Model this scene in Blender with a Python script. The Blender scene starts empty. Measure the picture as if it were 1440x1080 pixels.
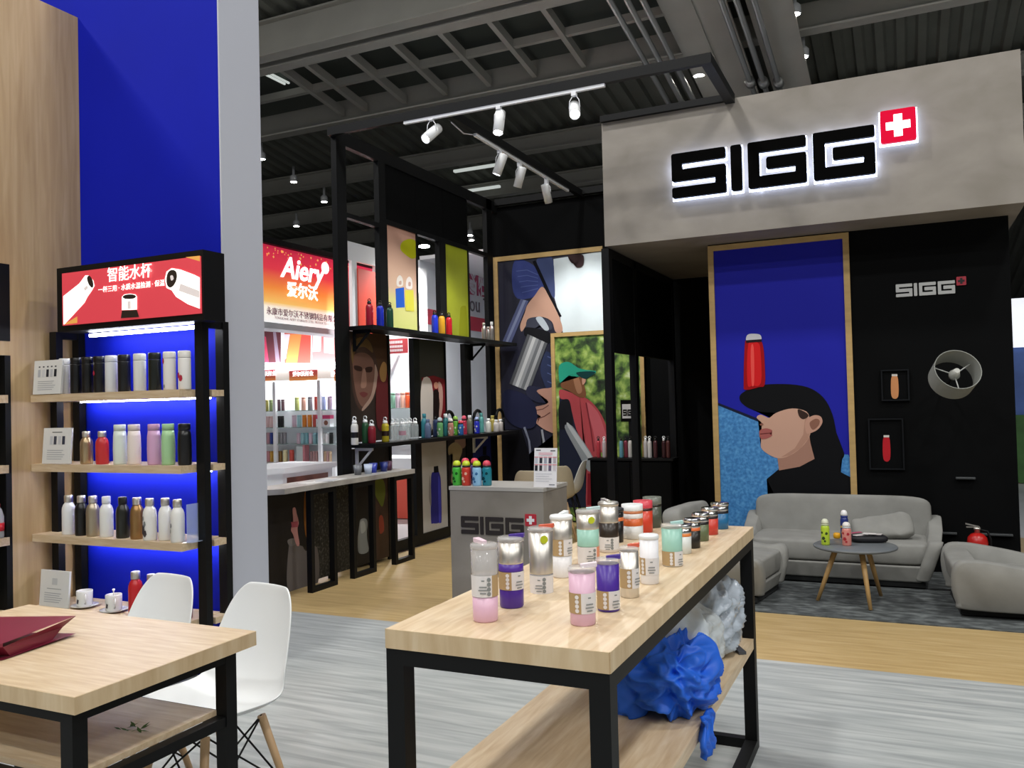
import bpy, bmesh, math, random
from mathutils import Vector, Matrix
random.seed(7)
SC = bpy.context.scene
COL = SC.collection
PI = math.pi

# ------------------------------------------------------------------ camera
FPX, CAMH = 1189.0, 1.5
_y, _p, _r = [math.radians(a) for a in (-24.92, 1.28, -1.42)]
FWD = Vector((math.sin(_y)*math.cos(_p), math.cos(_y)*math.cos(_p), math.sin(_p)))
_rt = Vector((math.cos(_y), -math.sin(_y), 0)); _up = _rt.cross(FWD)
RGT = _rt*math.cos(_r) + _up*math.sin(_r)
UPV = -_rt*math.sin(_r) + _up*math.cos(_r)
CPOS = Vector((0, 0, CAMH))
cam = bpy.data.cameras.new('camera'); camo = bpy.data.objects.new('camera', cam); COL.objects.link(camo)
cam.sensor_width = 36; cam.lens = 36*FPX/1440; cam.clip_start = .05; cam.clip_end = 200
camo.matrix_world = Matrix(((RGT.x, UPV.x, -FWD.x, 0), (RGT.y, UPV.y, -FWD.y, 0), (RGT.z, UPV.z, -FWD.z, CAMH), (0, 0, 0, 1)))
SC.camera = camo

def on(px, py, ax, v):
    """where the sight line through a photo pixel meets the plane axis = v"""
    d = FWD + RGT*((px-720)/FPX) - UPV*((py-540)/FPX)
    return CPOS + d*((v-CPOS[ax])/d[ax])
def depth(P): return (Vector(P)-CPOS).dot(FWD)

# ------------------------------------------------------------------ world (dark: the hall is closed), hall lamps, exposure
SC.view_settings.view_transform = 'Standard'
SC.view_settings.look = 'None'
SC.view_settings.gamma = 1.0
SC.view_settings.exposure = 0.0
SC.view_settings.use_curve_mapping = False
try:
    SC.cycles.use_denoising = True
    SC.cycles.max_bounces = 8
    SC.cycles.sample_clamp_indirect = 6
except Exception: pass
W = bpy.data.worlds.new('hall'); SC.world = W; W.use_nodes = True
W.node_tree.nodes['Background'].inputs[0].default_value = (.88, .92, .95, 1)
W.node_tree.nodes['Background'].inputs[1].default_value = 0.0
def area(name, loc, size, power, col=(1, .98, .95), rot=(0, 0, 0), sy=None):
    l = bpy.data.lights.new(name, 'AREA'); l.energy = power; l.color = col; l.size = size
    if sy: l.shape = 'RECTANGLE'; l.size_y = sy
    o = bpy.data.objects.new(name, l); COL.objects.link(o); o.location = loc; o.rotation_euler = rot
    return o
# the hall's own lamps go on in rows under the roof steel, beside and behind the view (those in view are the round downlights further down)
HALL_W = 172
for i_, lx in enumerate((-9., -3.2, 2.6, 8.4)):
    for j_, ly in enumerate((-9., -4.5, 0., 4.5)):
        area('hall_lamp_%d_%d_offscreen' % (i_+1, j_+1), (lx, ly, 9.0-.142*ly), .5, HALL_W, (1, .985, .96))

# ------------------------------------------------------------------ materials
MATS = {}
def lin(c):
    if isinstance(c, str):
        c = tuple(int(c[i:i+2], 16)/255 for i in (0, 2, 4))
    return tuple((x/12.92 if x <= .04045 else ((x+.055)/1.055)**2.4) for x in c[:3]) + (1,)
def mat(name, col, rough=.5, metal=0., var=0., scale=8., bump=0., emit=0., trans=0., alpha=1., stretch=(1, 1, 1), spec=.5, ecol=None, coat=0.):
    """plain or softly mottled surface; col in sRGB hex"""
    if name in MATS: return MATS[name]
    m = bpy.data.materials.new(name); m.use_nodes = True; MATS[name] = m
    nt = m.node_tree; b = nt.nodes['Principled BSDF']; c = lin(col)
    b.inputs['Base Color'].default_value = c
    b.inputs['Roughness'].default_value = rough; b.inputs['Metallic'].default_value = metal
    b.inputs['Specular IOR Level'].default_value = spec
    if coat: b.inputs['Coat Weight'].default_value = coat
    if trans: b.inputs['Transmission Weight'].default_value = trans; b.inputs['IOR'].default_value = 1.3
    if alpha < 1: b.inputs['Alpha'].default_value = alpha
    if emit:
        b.inputs['Emission Color'].default_value = lin(ecol) if ecol else c
        b.inputs['Emission Strength'].default_value = emit
    if var or bump:
        tc = nt.nodes.new('ShaderNodeTexCoord'); mp = nt.nodes.new('ShaderNodeMapping'); mp.inputs['Scale'].default_value = stretch
        nz = nt.nodes.new('ShaderNodeTexNoise'); nz.inputs['Scale'].default_value = scale; nz.inputs['Detail'].default_value = 5
        nt.links.new(tc.outputs['Object'], mp.inputs[0]); nt.links.new(mp.outputs[0], nz.inputs['Vector'])
        if var:
            rp = nt.nodes.new('ShaderNodeValToRGB'); rp.color_ramp.elements[0].position = .3; rp.color_ramp.elements[1].position = .7
            rp.color_ramp.elements[0].color = tuple(x*(1-var) for x in c[:3])+(1,); rp.color_ramp.elements[1].color = tuple(min(1, x*(1+var)) for x in c[:3])+(1,)
            nt.links.new(nz.outputs['Fac'], rp.inputs[0]); nt.links.new(rp.outputs[0], b.inputs['Base Color'])
        if bump:
            bp = nt.nodes.new('ShaderNodeBump'); bp.inputs['Strength'].default_value = bump; bp.inputs['Distance'].default_value = .01
            nt.links.new(nz.outputs['Fac'], bp.inputs['Height']); nt.links.new(bp.outputs[0], b.inputs['Normal'])
    return m
def ramp_mat(name, stops, scale, stretch=(1, 1, 1), rough=.5, detail=6, distort=0., bump=0., emit=0., kind='NOISE', spec=.5, rot=(0, 0, 0)):
    """colour ramp over noise or voronoi: grain, foliage, carpet"""
    if name in MATS: return MATS[name]
    m = bpy.data.materials.new(name); m.use_nodes = True; MATS[name] = m
    nt = m.node_tree; b = nt.nodes['Principled BSDF']; b.inputs['Roughness'].default_value = rough
    b.inputs['Specular IOR Level'].default_value = spec
    tc = nt.nodes.new('ShaderNodeTexCoord'); mp = nt.nodes.new('ShaderNodeMapping'); mp.inputs['Scale'].default_value = stretch; mp.inputs['Rotation'].default_value = rot
    nt.links.new(tc.outputs['Object'], mp.inputs[0])
    if kind == 'NOISE':
        nz = nt.nodes.new('ShaderNodeTexNoise'); nz.inputs['Detail'].default_value = detail; nz.inputs['Distortion'].default_value = distort
    else:
        nz = nt.nodes.new('ShaderNodeTexVoronoi')
    nz.inputs['Scale'].default_value = scale
    nt.links.new(mp.outputs[0], nz.inputs['Vector'])
    rp = nt.nodes.new('ShaderNodeValToRGB'); cr = rp.color_ramp
    while len(cr.elements) < len(stops): cr.elements.new(.5)
    for e, (p, c) in zip(cr.elements, stops): e.position = p; e.color = lin(c)
    out = nz.outputs['Fac'] if kind == 'NOISE' else nz.outputs['Distance']
    nt.links.new(out, rp.inputs[0]); nt.links.new(rp.outputs[0], b.inputs['Base Color'])
    if emit:
        nt.links.new(rp.outputs[0], b.inputs['Emission Color']); b.inputs['Emission Strength'].default_value = emit
    if bump:
        bp = nt.nodes.new('ShaderNodeBump'); bp.inputs['Strength'].default_value = bump; bp.inputs['Distance'].default_value = .01
        nt.links.new(out, bp.inputs['Height']); nt.links.new(bp.outputs[0], b.inputs['Normal'])
    return m
def grad_mat(name, stops, axis, lo, hi, rough=.5, emit=0.):
    """printed colour gradient along one object axis between lo and hi"""
    if name in MATS: return MATS[name]
    m = bpy.data.materials.new(name); m.use_nodes = True; MATS[name] = m
    nt = m.node_tree; b = nt.nodes['Principled BSDF']; b.inputs['Roughness'].default_value = rough; b.inputs['Specular IOR Level'].default_value = .12
    tc = nt.nodes.new('ShaderNodeTexCoord'); sp = nt.nodes.new('ShaderNodeSeparateXYZ'); mr = nt.nodes.new('ShaderNodeMapRange')
    mr.inputs['From Min'].default_value = lo; mr.inputs['From Max'].default_value = hi
    rp = nt.nodes.new('ShaderNodeValToRGB'); cr = rp.color_ramp
    while len(cr.elements) < len(stops): cr.elements.new(.5)
    for e, (p, c) in zip(cr.elements, stops): e.position = p; e.color = lin(c)
    nt.links.new(tc.outputs['Object'], sp.inputs[0]); nt.links.new(sp.outputs[axis], mr.inputs['Value'])
    nt.links.new(mr.outputs[0], rp.inputs[0]); nt.links.new(rp.outputs[0], b.inputs['Base Color'])
    if emit:
        nt.links.new(rp.outputs[0], b.inputs['Emission Color']); b.inputs['Emission Strength'].default_value = emit
    return m

BLACK = mat('black_powder_coat', '0f1011', .5, .0, spec=.2)
BLACKP = mat('black_matt_panel', '090a0b', .8, spec=.08)
OAK = ramp_mat('oak_veneer', [(.25, 'c6ac88'), (.5, 'd4bd9c'), (.75, 'e0ceb2')], 5, (1.2, 12, 12), .42, 5, .4)
OAKX = OAK
OAKY = ramp_mat('oak_veneer_lengthwise', [(.25, 'c6ac88'), (.5, 'd4bd9c'), (.75, 'e0ceb2')], 5, (12, 1.2, 12), .42, 5, .4)
OAKE = ramp_mat('oak_edge', [(.3, 'c2a882'), (.55, 'd0b995'), (.8, 'dccaac')], 9, (3, 3, .5), .5, 4, .2)
OAKW = ramp_mat('oak_wall_panel', [(.25, 'b2946a'), (.5, 'c0a378'), (.75, 'cdb288')], 3, (9, 9, .6), .5, 5, .5)
WHITE = mat('white_paint', 'e6e8ec', .5)
WHITEP = mat('white_plastic', 'eef1f2', .32)
STEEL = mat('brushed_steel', 'd8d4cd', .36, .9, var=.12, scale=30, stretch=(1, 1, .05))
CHROME = mat('polished_steel', 'd8d8d8', .12, 1.)
CONC = ramp_mat('concrete_look', [(.25, '7c766c'), (.5, '88827a'), (.75, '948e85')], 2.5, (1, 1, 1.6), .65, 8, .3)
PINE = mat('pale_wood_frame', 'b99a63', .5, var=.1, scale=6, stretch=(1, 1, 4))

# ------------------------------------------------------------------ mesh helpers
WM = {}          # world matrices of the things' base Empties
class MB:
    def __init__(s): s.bm = bmesh.new(); s.mats = []
    def mi(s, m):
        if m not in s.mats: s.mats.append(m)
        return s.mats.index(m)
    def face(s, pts, m, smooth=False):
        try: f = s.bm.faces.new([s.bm.verts.new(p) for p in pts])
        except ValueError: return
        f.material_index = s.mi(m); f.smooth = smooth
        return f
    def box(s, c, size, m, bev=0., seg=2, rot=None, smooth=False):
        t = bmesh.new(); bmesh.ops.create_cube(t, size=1)
        bmesh.ops.scale(t, vec=size, verts=t.verts)
        if bev: bmesh.ops.bevel(t, geom=t.edges[:]+t.verts[:], offset=min(bev, min(size)*.49), segments=seg, profile=.5, affect='EDGES')
        M = Matrix.Translation(c)
        if rot is not None: M = M @ (rot if isinstance(rot, Matrix) else Matrix.Rotation(rot, 4, 'Z'))
        s.add(t, M, m, smooth or bool(bev and seg > 2)); return s
    def span(s, a, b, m, bev=0., seg=2, smooth=False):
        a, b = Vector(a), Vector(b)
        return s.box((a+b)/2, [abs(x) for x in (b-a)], m, bev, seg, None, smooth)
    def add(s, t, M, m, smooth):
        idx = s.mi(m); vm = [s.bm.verts.new(M @ v.co) for v in t.verts]
        t.verts.index_update()
        for f in t.faces:
            try: g = s.bm.faces.new([vm[v.index] for v in f.verts])
            except ValueError: continue
            g.material_index = idx; g.smooth = smooth
        t.free()
    def lathe(s, prof, m, n=20, o=(0, 0, 0), M=None, smooth=True, cap=True):
        o = Vector(o); rings = []
        for r, z in prof:
            ring = []
            for k in range(n):
                p = Vector((r*math.cos(2*PI*k/n), r*math.sin(2*PI*k/n), z))
                ring.append(s.bm.verts.new((M @ p if M is not None else p)+o))
            rings.append(ring)
        idx = s.mi(m)
        for a, b in zip(rings, rings[1:]):
            for k in range(n):
                try: f = s.bm.faces.new((a[k], a[(k+1) % n], b[(k+1) % n], b[k]))
                except ValueError: continue
                f.material_index = idx; f.smooth = smooth
        if cap:
            for ring, rev in ((rings[0], True), (rings[-1], False)):
                f = s.bm.faces.new(ring[::-1] if rev else ring); f.material_index = idx; f.smooth = False
        return s
    def tube(s, pts, r, m, n=8, closed=False):
        pts = [Vector(p) for p in pts]; rings = []; N = len(pts); idx = s.mi(m)
        rr = r if isinstance(r, (list, tuple)) else [r]*N
        for i, p in enumerate(pts):
            a = pts[(i-1) % N] if (closed or i > 0) else p; b = pts[(i+1) % N] if (closed or i < N-1) else p
            t = (b-a).normalized(); u = t.cross(Vector((0, 0, 1)))
            if u.length < .05: u = t.cross(Vector((1, 0, 0)))
            u.normalize(); v = t.cross(u)
            rings.append([s.bm.verts.new(p+(u*math.cos(2*PI*k/n)+v*math.sin(2*PI*k/n))*rr[i]) for k in range(n)])
        R = rings+[rings[0]] if closed else rings
        for a, b in zip(R, R[1:]):
            for k in range(n):
                f = s.bm.faces.new((a[k], a[(k+1) % n], b[(k+1) % n], b[k])); f.material_index = idx; f.smooth = True
        if not closed:
            for q in (rings[0], rings[-1]):
                f = s.bm.faces.new(q); f.material_index = idx
        return s
    def prism(s, pts, vec, m, bev=0., smooth=False):
        """polygon pts pushed along vec"""
        vec = Vector(vec); t = bmesh.new(); a = [t.verts.new(p) for p in pts]; f = t.faces.new(a)
        r = bmesh.ops.extrude_face_region(t, geom=[f]); vs = [g for g in r['geom'] if isinstance(g, bmesh.types.BMVert)]
        bmesh.ops.translate(t, vec=vec, verts=vs)
        bmesh.ops.recalc_face_normals(t, faces=t.faces[:])
        if bev: bmesh.ops.bevel(t, geom=t.edges[:]+t.verts[:], offset=bev, segments=3, profile=.5, affect='EDGES')
        s.add(t, Matrix.Identity(4), m, smooth); return s
    def build(s, name, parent=None, loc=None, rotz=None, label=None, w=False):
        bmesh.ops.recalc_face_normals(s.bm, faces=s.bm.faces[:])
        me = bpy.data.meshes.new(name); s.bm.to_mesh(me); s.bm.free()
        for m in s.mats: me.materials.append(m)
        o = bpy.data.objects.new(name, me); COL.objects.link(o)
        if parent:
            o.parent = parent
            if w: o.matrix_parent_inverse = WM.get(parent, Matrix.Identity(4)).inverted()
        if loc is not None: o.location = loc
        if rotz is not None: o.rotation_euler = (0, 0, rotz)
        if label: o['label'] = label
        return o
def tag(o, label, cat=None, group=None, kind=None):
    o['label'] = label
    if cat: o['category'] = cat
    if group: o['group'] = group
    if kind: o['kind'] = kind
    return o
def thing(name, label, cat, loc=(0, 0, 0), rotz=0., group=None):
    o = bpy.data.objects.new(name, None); COL.objects.link(o); o.location = loc; o.rotation_euler = (0, 0, rotz)
    o.empty_display_size = .05
    WM[o] = Matrix.Translation(loc) @ Matrix.Rotation(rotz, 4, 'Z')
    return tag(o, label, cat, group)
def struct(o, label):
    o['kind'] = 'structure'; o['label'] = label; return o
def smooth_loop(pts, k=4):
    n = len(pts); out = []
    for i in range(n):
        p0, p1, p2, p3 = [Vector(pts[(i+j) % n]) for j in (-1, 0, 1, 2)]
        for q in range(k):
            t = q/k
            out.append(.5*((2*p1)+(p2-p0)*t+(2*p0-5*p1+4*p2-p3)*t*t+(3*p1-p0-3*p2+p3)*t**3))
    return out
class Print:
    """flat print on a plane (axis = value): inks laid one over the other, each a hair nearer the viewer"""
    def __init__(s, ax, v, step, clip=None): s.mb = MB(); s.ax = ax; s.v = v; s.step = step; s.k = 0
    def ink(s, pts, m, curve=True, k=4):
        s.k += 1; v = s.v+s.step*s.k
        P = [on(x, y, s.ax, s.v) for x, y in pts]
        for p in P: p[s.ax] = v
        if curve: P = smooth_loop(P, k)
        t = bmesh.new(); f = t.faces.new([t.verts.new(p) for p in P]); bmesh.ops.triangulate(t, faces=[f])
        s.mb.add(t, Matrix.Identity(4), m, False); return s
    def line(s, pts, w, m):
        """open stroke w photo pixels wide"""
        L, R = [], []
        for i, p in enumerate(pts):
            a = Vector(pts[max(0, i-1)]); b = Vector(pts[min(len(pts)-1, i+1)]); d = (b-a).normalized()
            n = Vector((-d.y, d.x))*w/2; L.append(Vector(p)+n); R.append(Vector(p)-n)
        return s.ink([tuple(q) for q in L+R[::-1]], m, False)
    def build(s, name, parent, label=None): return s.mb.build(name, parent, label=label, w=True)
def flat(col, **k): return mat('ink_'+col, col, k.pop('rough', .6), spec=.12, **k)
def text(body, size, loc, rot, m, name='lettering', parent=None, ext=.001, align='CENTER', shear=0., sx=1., bold=0., spacing=1.):
    cu = bpy.data.curves.new(name, 'FONT'); cu.body = body; cu.size = size; cu.extrude = ext; cu.align_x = align; cu.align_y = 'CENTER'
    cu.shear = shear; cu.offset = bold; cu.space_character = spacing; cu.resolution_u = 3
    cu.materials.append(m)
    o = bpy.data.objects.new(name, cu); COL.objects.link(o); o.location = loc; o.rotation_euler = rot; o.scale = (sx, 1, 1)
    bpy.context.view_layer.update()
    me = bpy.data.meshes.new_from_object(o.evaluated_get(bpy.context.evaluated_depsgraph_get())); q = bpy.data.objects.new(name, me)
    q.location = loc; q.rotation_euler = rot; q.scale = (sx, 1, 1); bpy.data.objects.remove(o); bpy.data.curves.remove(cu); COL.objects.link(q); o = q
    if parent:
        o.parent = parent; o.matrix_parent_inverse = WM.get(parent, Matrix.Identity(4)).inverted()
    return o
RY = (PI/2, 0, 0)            # text facing -Y
RX = (PI/2, 0, PI/2)         # text facing +X

# ================================================================== the setting
GREYF = ramp_mat('grey_plank_vinyl', [(.25, '8d9293'), (.45, 'a3a8a8'), (.6, 'b4b8b7'), (.8, 'c1c4c2')], 3.2, (.55, 7, 1), .38, 7, .5)
WOODF = ramp_mat('oak_laminate_floor', [(.25, 'ab905f'), (.5, 'bba06e'), (.75, 'c8af7e')], 3.2, (.8, 8, 1), .4, 6, .4)
CARPET = ramp_mat('grey_mottled_carpet', [(.3, '3a3d3d'), (.5, '55595a'), (.7, '747979')], 7, (1.2, 2.2, 1), .95, 5, .3, bump=.4, spec=.1)
TILE = mat('pale_hall_floor', 'c4c6c8', .4, var=.06, scale=2)
b = MB(); b.face([(-30, -14, -.012), (16, -14, -.012), (16, 40, -.012), (-30, 40, -.012)], TILE)
struct(b.build('floor'), 'pale smooth floor of the exhibition hall')
b = MB(); b.span((-7, -4, -.012), (4.5, 5.0, 0), GREYF); struct(b.build('floor_aisle'), 'grey plank-look vinyl floor in front of the stand')
b = MB(); b.span((-4.72, 5.0, -.012), (4.5, 10, .0), WOODF); struct(b.build('floor_stand'), 'light oak laminate floor of the stand')

BLUE = mat('royal_blue_paint', '0a1cb4', .6, spec=.15, var=.05, scale=2)
b = MB(); b.span((-5.6, 3.62, 0), (-3.458, 3.93, 4.8), BLUE)
b.span((-3.458, 3.61, 0), (-3.448, 3.94, 4.8), mat('pale_grey_paint', 'c6cad6', .5)); struct(b.build('wall_left'), 'royal blue partition wall with a pale end face')
OX = -4.605        # oak side wall facing the aisle, with a shelved niche
b = MB()
for y0, y1, z0, z1 in ((3.153, 3.618, 0, 3.97), (.6, 3.153, 2.36, 3.97), (.6, 3.153, 1.84, 1.92), (.6, 3.153, 0, .12), (.6, 2.0, .12, 2.36)):
    b.span((OX-.32, y0, z0), (OX, y1, z1), OAKW)
struct(b.build('wall_oak'), 'tall oak veneer side wall meeting the blue wall')
b = MB(); b.span((-4.86, 9.9, 0), (-1.62, 9.98, 4.05), BLACKP); struct(b.build('wall_back'), 'black back wall of the stand')
b = MB(); b.span((-1.62, 7.88, 0), (.80, 9.98, 2.917), BLACKP); struct(b.build('wall_lounge'), 'black wall behind the grey sofa')
b = MB(); b.span((-2.462, 7.4, 2.917), (.872, 9.98, 4.083), CONC); struct(b.build('wall_fascia'), 'concrete-look fascia over the lounge')

# ---- hall roof: corrugated deck, cross beams, girders
RS = -.142
def roofz(Y): return 10.0+RS*Y
DECK = mat('roof_deck_paint', '76786f', .6, var=.1, scale=1.5)
BEAMM = mat('roof_steel_paint', 'bdbbb2', .55, var=.05, scale=2)
BEAMD = BEAMM
b = MB(); x = -30.2; pr = []
while x < 16.2:
    pr += [(x, 0), (x+.13, 0), (x+.17, .09), (x+.30, .09), (x+.34, 0)]; x += .34
idx = b.mi(DECK); va = [b.bm.verts.new((q, -14, roofz(-14)+h)) for q, h in pr]; vb = [b.bm.verts.new((q, 40, roofz(40)+h)) for q, h in pr]
for i in range(len(pr)-1):
    f = b.bm.faces.new((va[i], va[i+1], vb[i+1], vb[i])); f.material_index = idx
struct(b.build('ceiling'), 'dark corrugated steel roof deck of the hall')
def ybeam(Y, drop, web=.5, label='broad grey cross beam under the hall roof'):
    z = roofz(Y)-drop; b = MB()
    b.span((-28, Y-.02, z+.03), (18, Y+.02, z+web), BEAMM); b.span((-28, Y-.13, z), (18, Y+.13, z+.03), BEAMM)
    b.span((-28, Y-.13, z+web), (18, Y+.13, z+web+.03), BEAMM)
    return struct(b.build('ceiling_beam'), label)
def hit(px, py, drop):
    d = FWD+RGT*((px-720)/FPX)-UPV*((py-540)/FPX)
    t = (10.0-drop-CAMH)/(d.z-RS*d.y); return CPOS+d*t
for py, dp, wb_ in ((27, .72, .6), (47, .72, .6), (151, .72, .6), (238, .45, .33), (290, .45, .33), (330, .45, .33)):
    ybeam(hit(600, py, dp).y, dp, wb_)
# girders running up the roof slope
GIRD = BEAMM
def girder(px, py, w, label, dr=.7):
    P = hit(px, py, dr); b = MB(); Y0, Y1 = 9.4, 30
    for w_, z0, z1 in ((w, 0, .04), (.04, .04, .6)):
        b.prism([(P.x-w_/2, Y0, roofz(Y0)-dr+z0), (P.x+w_/2, Y0, roofz(Y0)-dr+z0), (P.x+w_/2, Y0, roofz(Y0)-dr+z1), (P.x-w_/2, Y0, roofz(Y0)-dr+z1)], (0, Y1-Y0, RS*(Y1-Y0)), GIRD)
    return struct(b.build('ceiling_girder'), label)
girder(965, 40, .46, 'wide pale girder running up the roof slope', 1.0); girder(1012, 40, .46, 'pale girder beside the wide one', .97)
girder(1097, 60, .62, 'pale girder past the pipes under the roof', 1.0)
# purlin grid in the bay between the paired beams and the next beam
Ya, Yb = hit(600, 51, .72).y+.1, hit(600, 151, .72).y-.1
for k, px in enumerate((395, 440, 515, 590, 668, 745, 825)):
    P = hit(px, 95, .55); b = MB()
    b.prism([(P.x-.045, Ya, roofz(Ya)-.62), (P.x+.045, Ya, roofz(Ya)-.62), (P.x+.045, Ya, roofz(Ya)-.46), (P.x-.045, Ya, roofz(Ya)-.46)], (0, Yb-Ya, RS*(Yb-Ya)), BEAMD)
    struct(b.build('ceiling_purlin'), 'thin grey purlin of the roof bay grid')
Ym = (Ya+Yb)/2; b = MB(); b.span((-28, Ym-.05, roofz(Ym)-.58), (4, Ym+.05, roofz(Ym)-.45), BEAMD); struct(b.build('ceiling_purlin'), 'long purlin along the middle of the roof bay')
SKY = mat('dark_roof_sheet', '4a504a', .5)
b = MB(); b.face([(-28, Ya, roofz(Ya)-.3), (4, Ya, roofz(Ya)-.3), (4, Yb, roofz(Yb)-.3), (-28, Yb, roofz(Yb)-.3)], SKY)
struct(b.build('ceiling_panel'), 'dark flat sheet above the purlin grid')
# service pipes
PIPE = mat('galvanised_pipe', 'a5a7a6', .35, .7)
for k, (px, py) in enumerate(((880, 40), (903, 40), (924, 40), (1035, 60), (1055, 60), (1078, 60))):
    P = hit(px, py, 1.15); b = MB(); Y0, Y1 = 9.4, 24
    b.tube([(P.x, Y0, roofz(Y0)-1.15), (P.x, Y1, roofz(Y1)-1.15)], .045, PIPE, 10)
    if k >= 3: b.lathe([(.05, -.09), (.085, -.09), (.085, .09), (.05, .09)], PIPE, 12, (P.x, P.y+1.3, roofz(P.y+1.3)-1.15), Matrix.Rotation(PI/2, 4, 'X'))
    tag(b.build('service_pipe'), 'thin galvanised pipe of the trio crossing above the truss' if k < 3 else 'galvanised pipe with a clamp between the two pale girders', 'pipe', 'pipes under the hall roof')
# far ends of the hall
FAR = mat('hall_wall_paint', '8a8c8c', .8, var=.1, scale=.6)
b = MB(); b.span((-30, 39.8, 0), (16, 40, 5.2), FAR); b.span((-30, -14, 0), (16, -13.8, 12.2), FAR)
for wx_ in (-30, 15.8): b.prism([(wx_, -14, 0), (wx_, 40, 0), (wx_, 40, roofz(40)+.2), (wx_, -14, roofz(-14)+.2)], (.2, 0, 0), FAR)
struct(b.build('wall_hall'), 'plain grey outer walls of the hall')

# round downlights on the roof steel
GLOW = mat('lamp_glow', 'ffffff', .5, emit=60, ecol='fff8ee')
LAMPW = mat('white_lamp_housing', 'c9cccf', .4)
def downlight(px, py, dr, r=.1, label='round bright downlight on the roof steel'):
    P = hit(px, py, dr); t = thing('ceiling_downlight', label, 'ceiling light', P, 0, 'downlights under the hall roof')
    b = MB(); b.lathe([(r*1.15, .0), (r*1.15, .12), (r*.7, .16), (.03, .17), (.03, dr-.62 if dr > .8 else .22)], LAMPW, 16); b.build('housing', t)
    b = MB(); b.lathe([(0.001, -.004), (r*.95, -.004), (r*.95, .0)], GLOW, 16, cap=False); b.build('lens', t)
for q in ((1118, 20), (1130, 80)): downlight(*q, .98, .075, 'round downlight beside the pale girder above the fascia')
for q in ((368, 224), (413, 256), (456, 284), (417, 318)): downlight(*q, .98, .075, 'round downlight in the dark roof above the red sign')
for q in ((661, 331), (663, 338)): downlight(*q, .98, .075, 'small round downlight seen through the end bay of the display rack')
downlight(983, 107, 1.0, .09, 'round downlight seen inside the corner of the black truss')
# fluorescent strips glimpsed up in the bays
STRIP = mat('strip_light_dim', 'c8cfca', .5, emit=.8)
for px, py in ((383, 108), (670, 238), (673, 268), (735, 282)):
    P = hit(px, py, .45); b = MB()
    if px == 383:
        for q_ in (-.05, .05): b.span((P.x+q_-.02, P.y-.42, P.z-.01), (P.x+q_+.02, P.y+.42, P.z+.03), STRIP, .01)
    else: b.span((P.x-.6, P.y-.05, P.z), (P.x+.6, P.y+.05, P.z+.06), STRIP, .01)
    tag(b.build('strip_light'), 'thin dim strip light up in a roof bay', 'strip light', 'strip lights in the roof bays')

# ================================================================== black display frame (X = -4.75) with its prints, shelves and top truss
FX = -4.75
fr = thing('display_rack', 'tall black steel display frame with print panels, open bays and two bottle shelves', 'display rack', (FX, 6.46, 0))
def fpart(name, y0, y1, z0, z1, m=BLACK, x0=FX-.06, x1=FX, label=None):
    b = MB(); b.span((x0, y0, z0), (x1, y1, z1), m); return b.build(name, fr, w=True, label=label)
fpart('post', 6.45, 6.60, 0, 4.11)                      # front post
fpart('post', 9.58, 9.73, 0, 4.11)
fpart('base_rail', 6.60, 9.58, 0, .115)
fpart('top_beam', 6.60, 9.90, 3.98, 4.11)
fpart('cross_rail', 6.60, 7.15, 3.30, 3.345)
fpart('cross_rail', 7.15, 9.58, 3.36, 3.41)
for y0, y1 in ((7.145, 7.285), (7.862, 7.882), (8.355, 8.50), (9.055, 9.075)): fpart('post', y0, y1, 2.27, 3.36)
fpart('post', 7.15, 7.27, 3.41, 3.98)
for y0, y1 in ((7.255, 7.285), (7.745, 7.868), (8.435, 8.45), (8.905, 9.055)): fpart('post', y0, y1, 1.16, 2.22)
for y0, y1 in ((7.255, 7.285), (7.745, 7.868), (8.435, 8.45), (8.905, 9.055)): fpart('post', y0, y1, .115, 1.10)
for y0, y1 in ((7.27, 7.86), (7.868, 8.45), (8.458, 9.07)): fpart('black_panel', y0, y1, 3.41, 3.98, BLACKP, FX-.04, FX-.01)
sh1 = fpart('shelf', 6.60, 9.82, 2.225, 2.262, BLACK, FX-.02, FX+.27)
sh2 = fpart('shelf', 6.60, 9.82, 1.112, 1.149, BLACK, FX-.02, FX+.27)
for z, ys in ((2.225, (6.66, 9.06)), (1.112, (6.66, 9.06))):
    for y in ys:
        b = MB(); m = WHITE if z < 2 else BLACK
        b.span((FX, y-.008, z-.03), (FX+.2, y+.008, z), m); b.span((FX, y-.008, z-.2), (FX+.03, y+.008, z-.03), m)
        b.prism([(FX+.16, y-.006, z-.03), (FX+.19, y-.006, z-.03), (FX+.03, y-.006, z-.19), (FX+.03, y-.006, z-.16)], (0, .012, 0), m)
        b.build('shelf_bracket', fr, w=True, label='white shelf bracket' if z < 2 else None)
def fprint(y0, y1, z0, z1, m, label):
    return fpart('print_panel', y0, y1, z0, z1, m, FX-.03, FX-.015, label)
def FP(): return Print(0, FX-.015, .0005)
# --- upper tier prints
p1 = fprint(7.287, 7.860, 2.263, 3.36, grad_mat('peach_print', [(0, 'd3d884'), (.30, 'dcd98f'), (.42, 'd9b9a0'), (1, 'd8a795')], 2, 2.263, 3.36), 'peach print with a blue and a yellow bottle')
P = FP()
P.ink([(566, 340), (578, 336), (586, 342), (587, 358), (580, 364), (570, 358), (563, 350)], flat('c3c51f')); P.build('lime_patch', p1); P = FP(); P.k = 2
P.ink([(556, 406), (568, 404), (569, 432), (557, 433)], flat('2d5fc4'), False)
P.ink([(558, 392), (562, 387), (566, 392), (566, 402), (558, 402)], flat('e9e2da'))
P.ink([(561, 396), (564, 395), (564, 400), (561, 400)], flat('c9a79a'))
P.build('bottle_picture', p1, 'blue bottle picture'); P = FP(); P.k = 6
P.ink([(571, 394), (575, 389), (579, 394), (579, 406), (571, 405)], flat('efe6e2'))
P.ink([(574, 397), (577, 397), (577, 402), (574, 402)], flat('c9a79a'))
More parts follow.
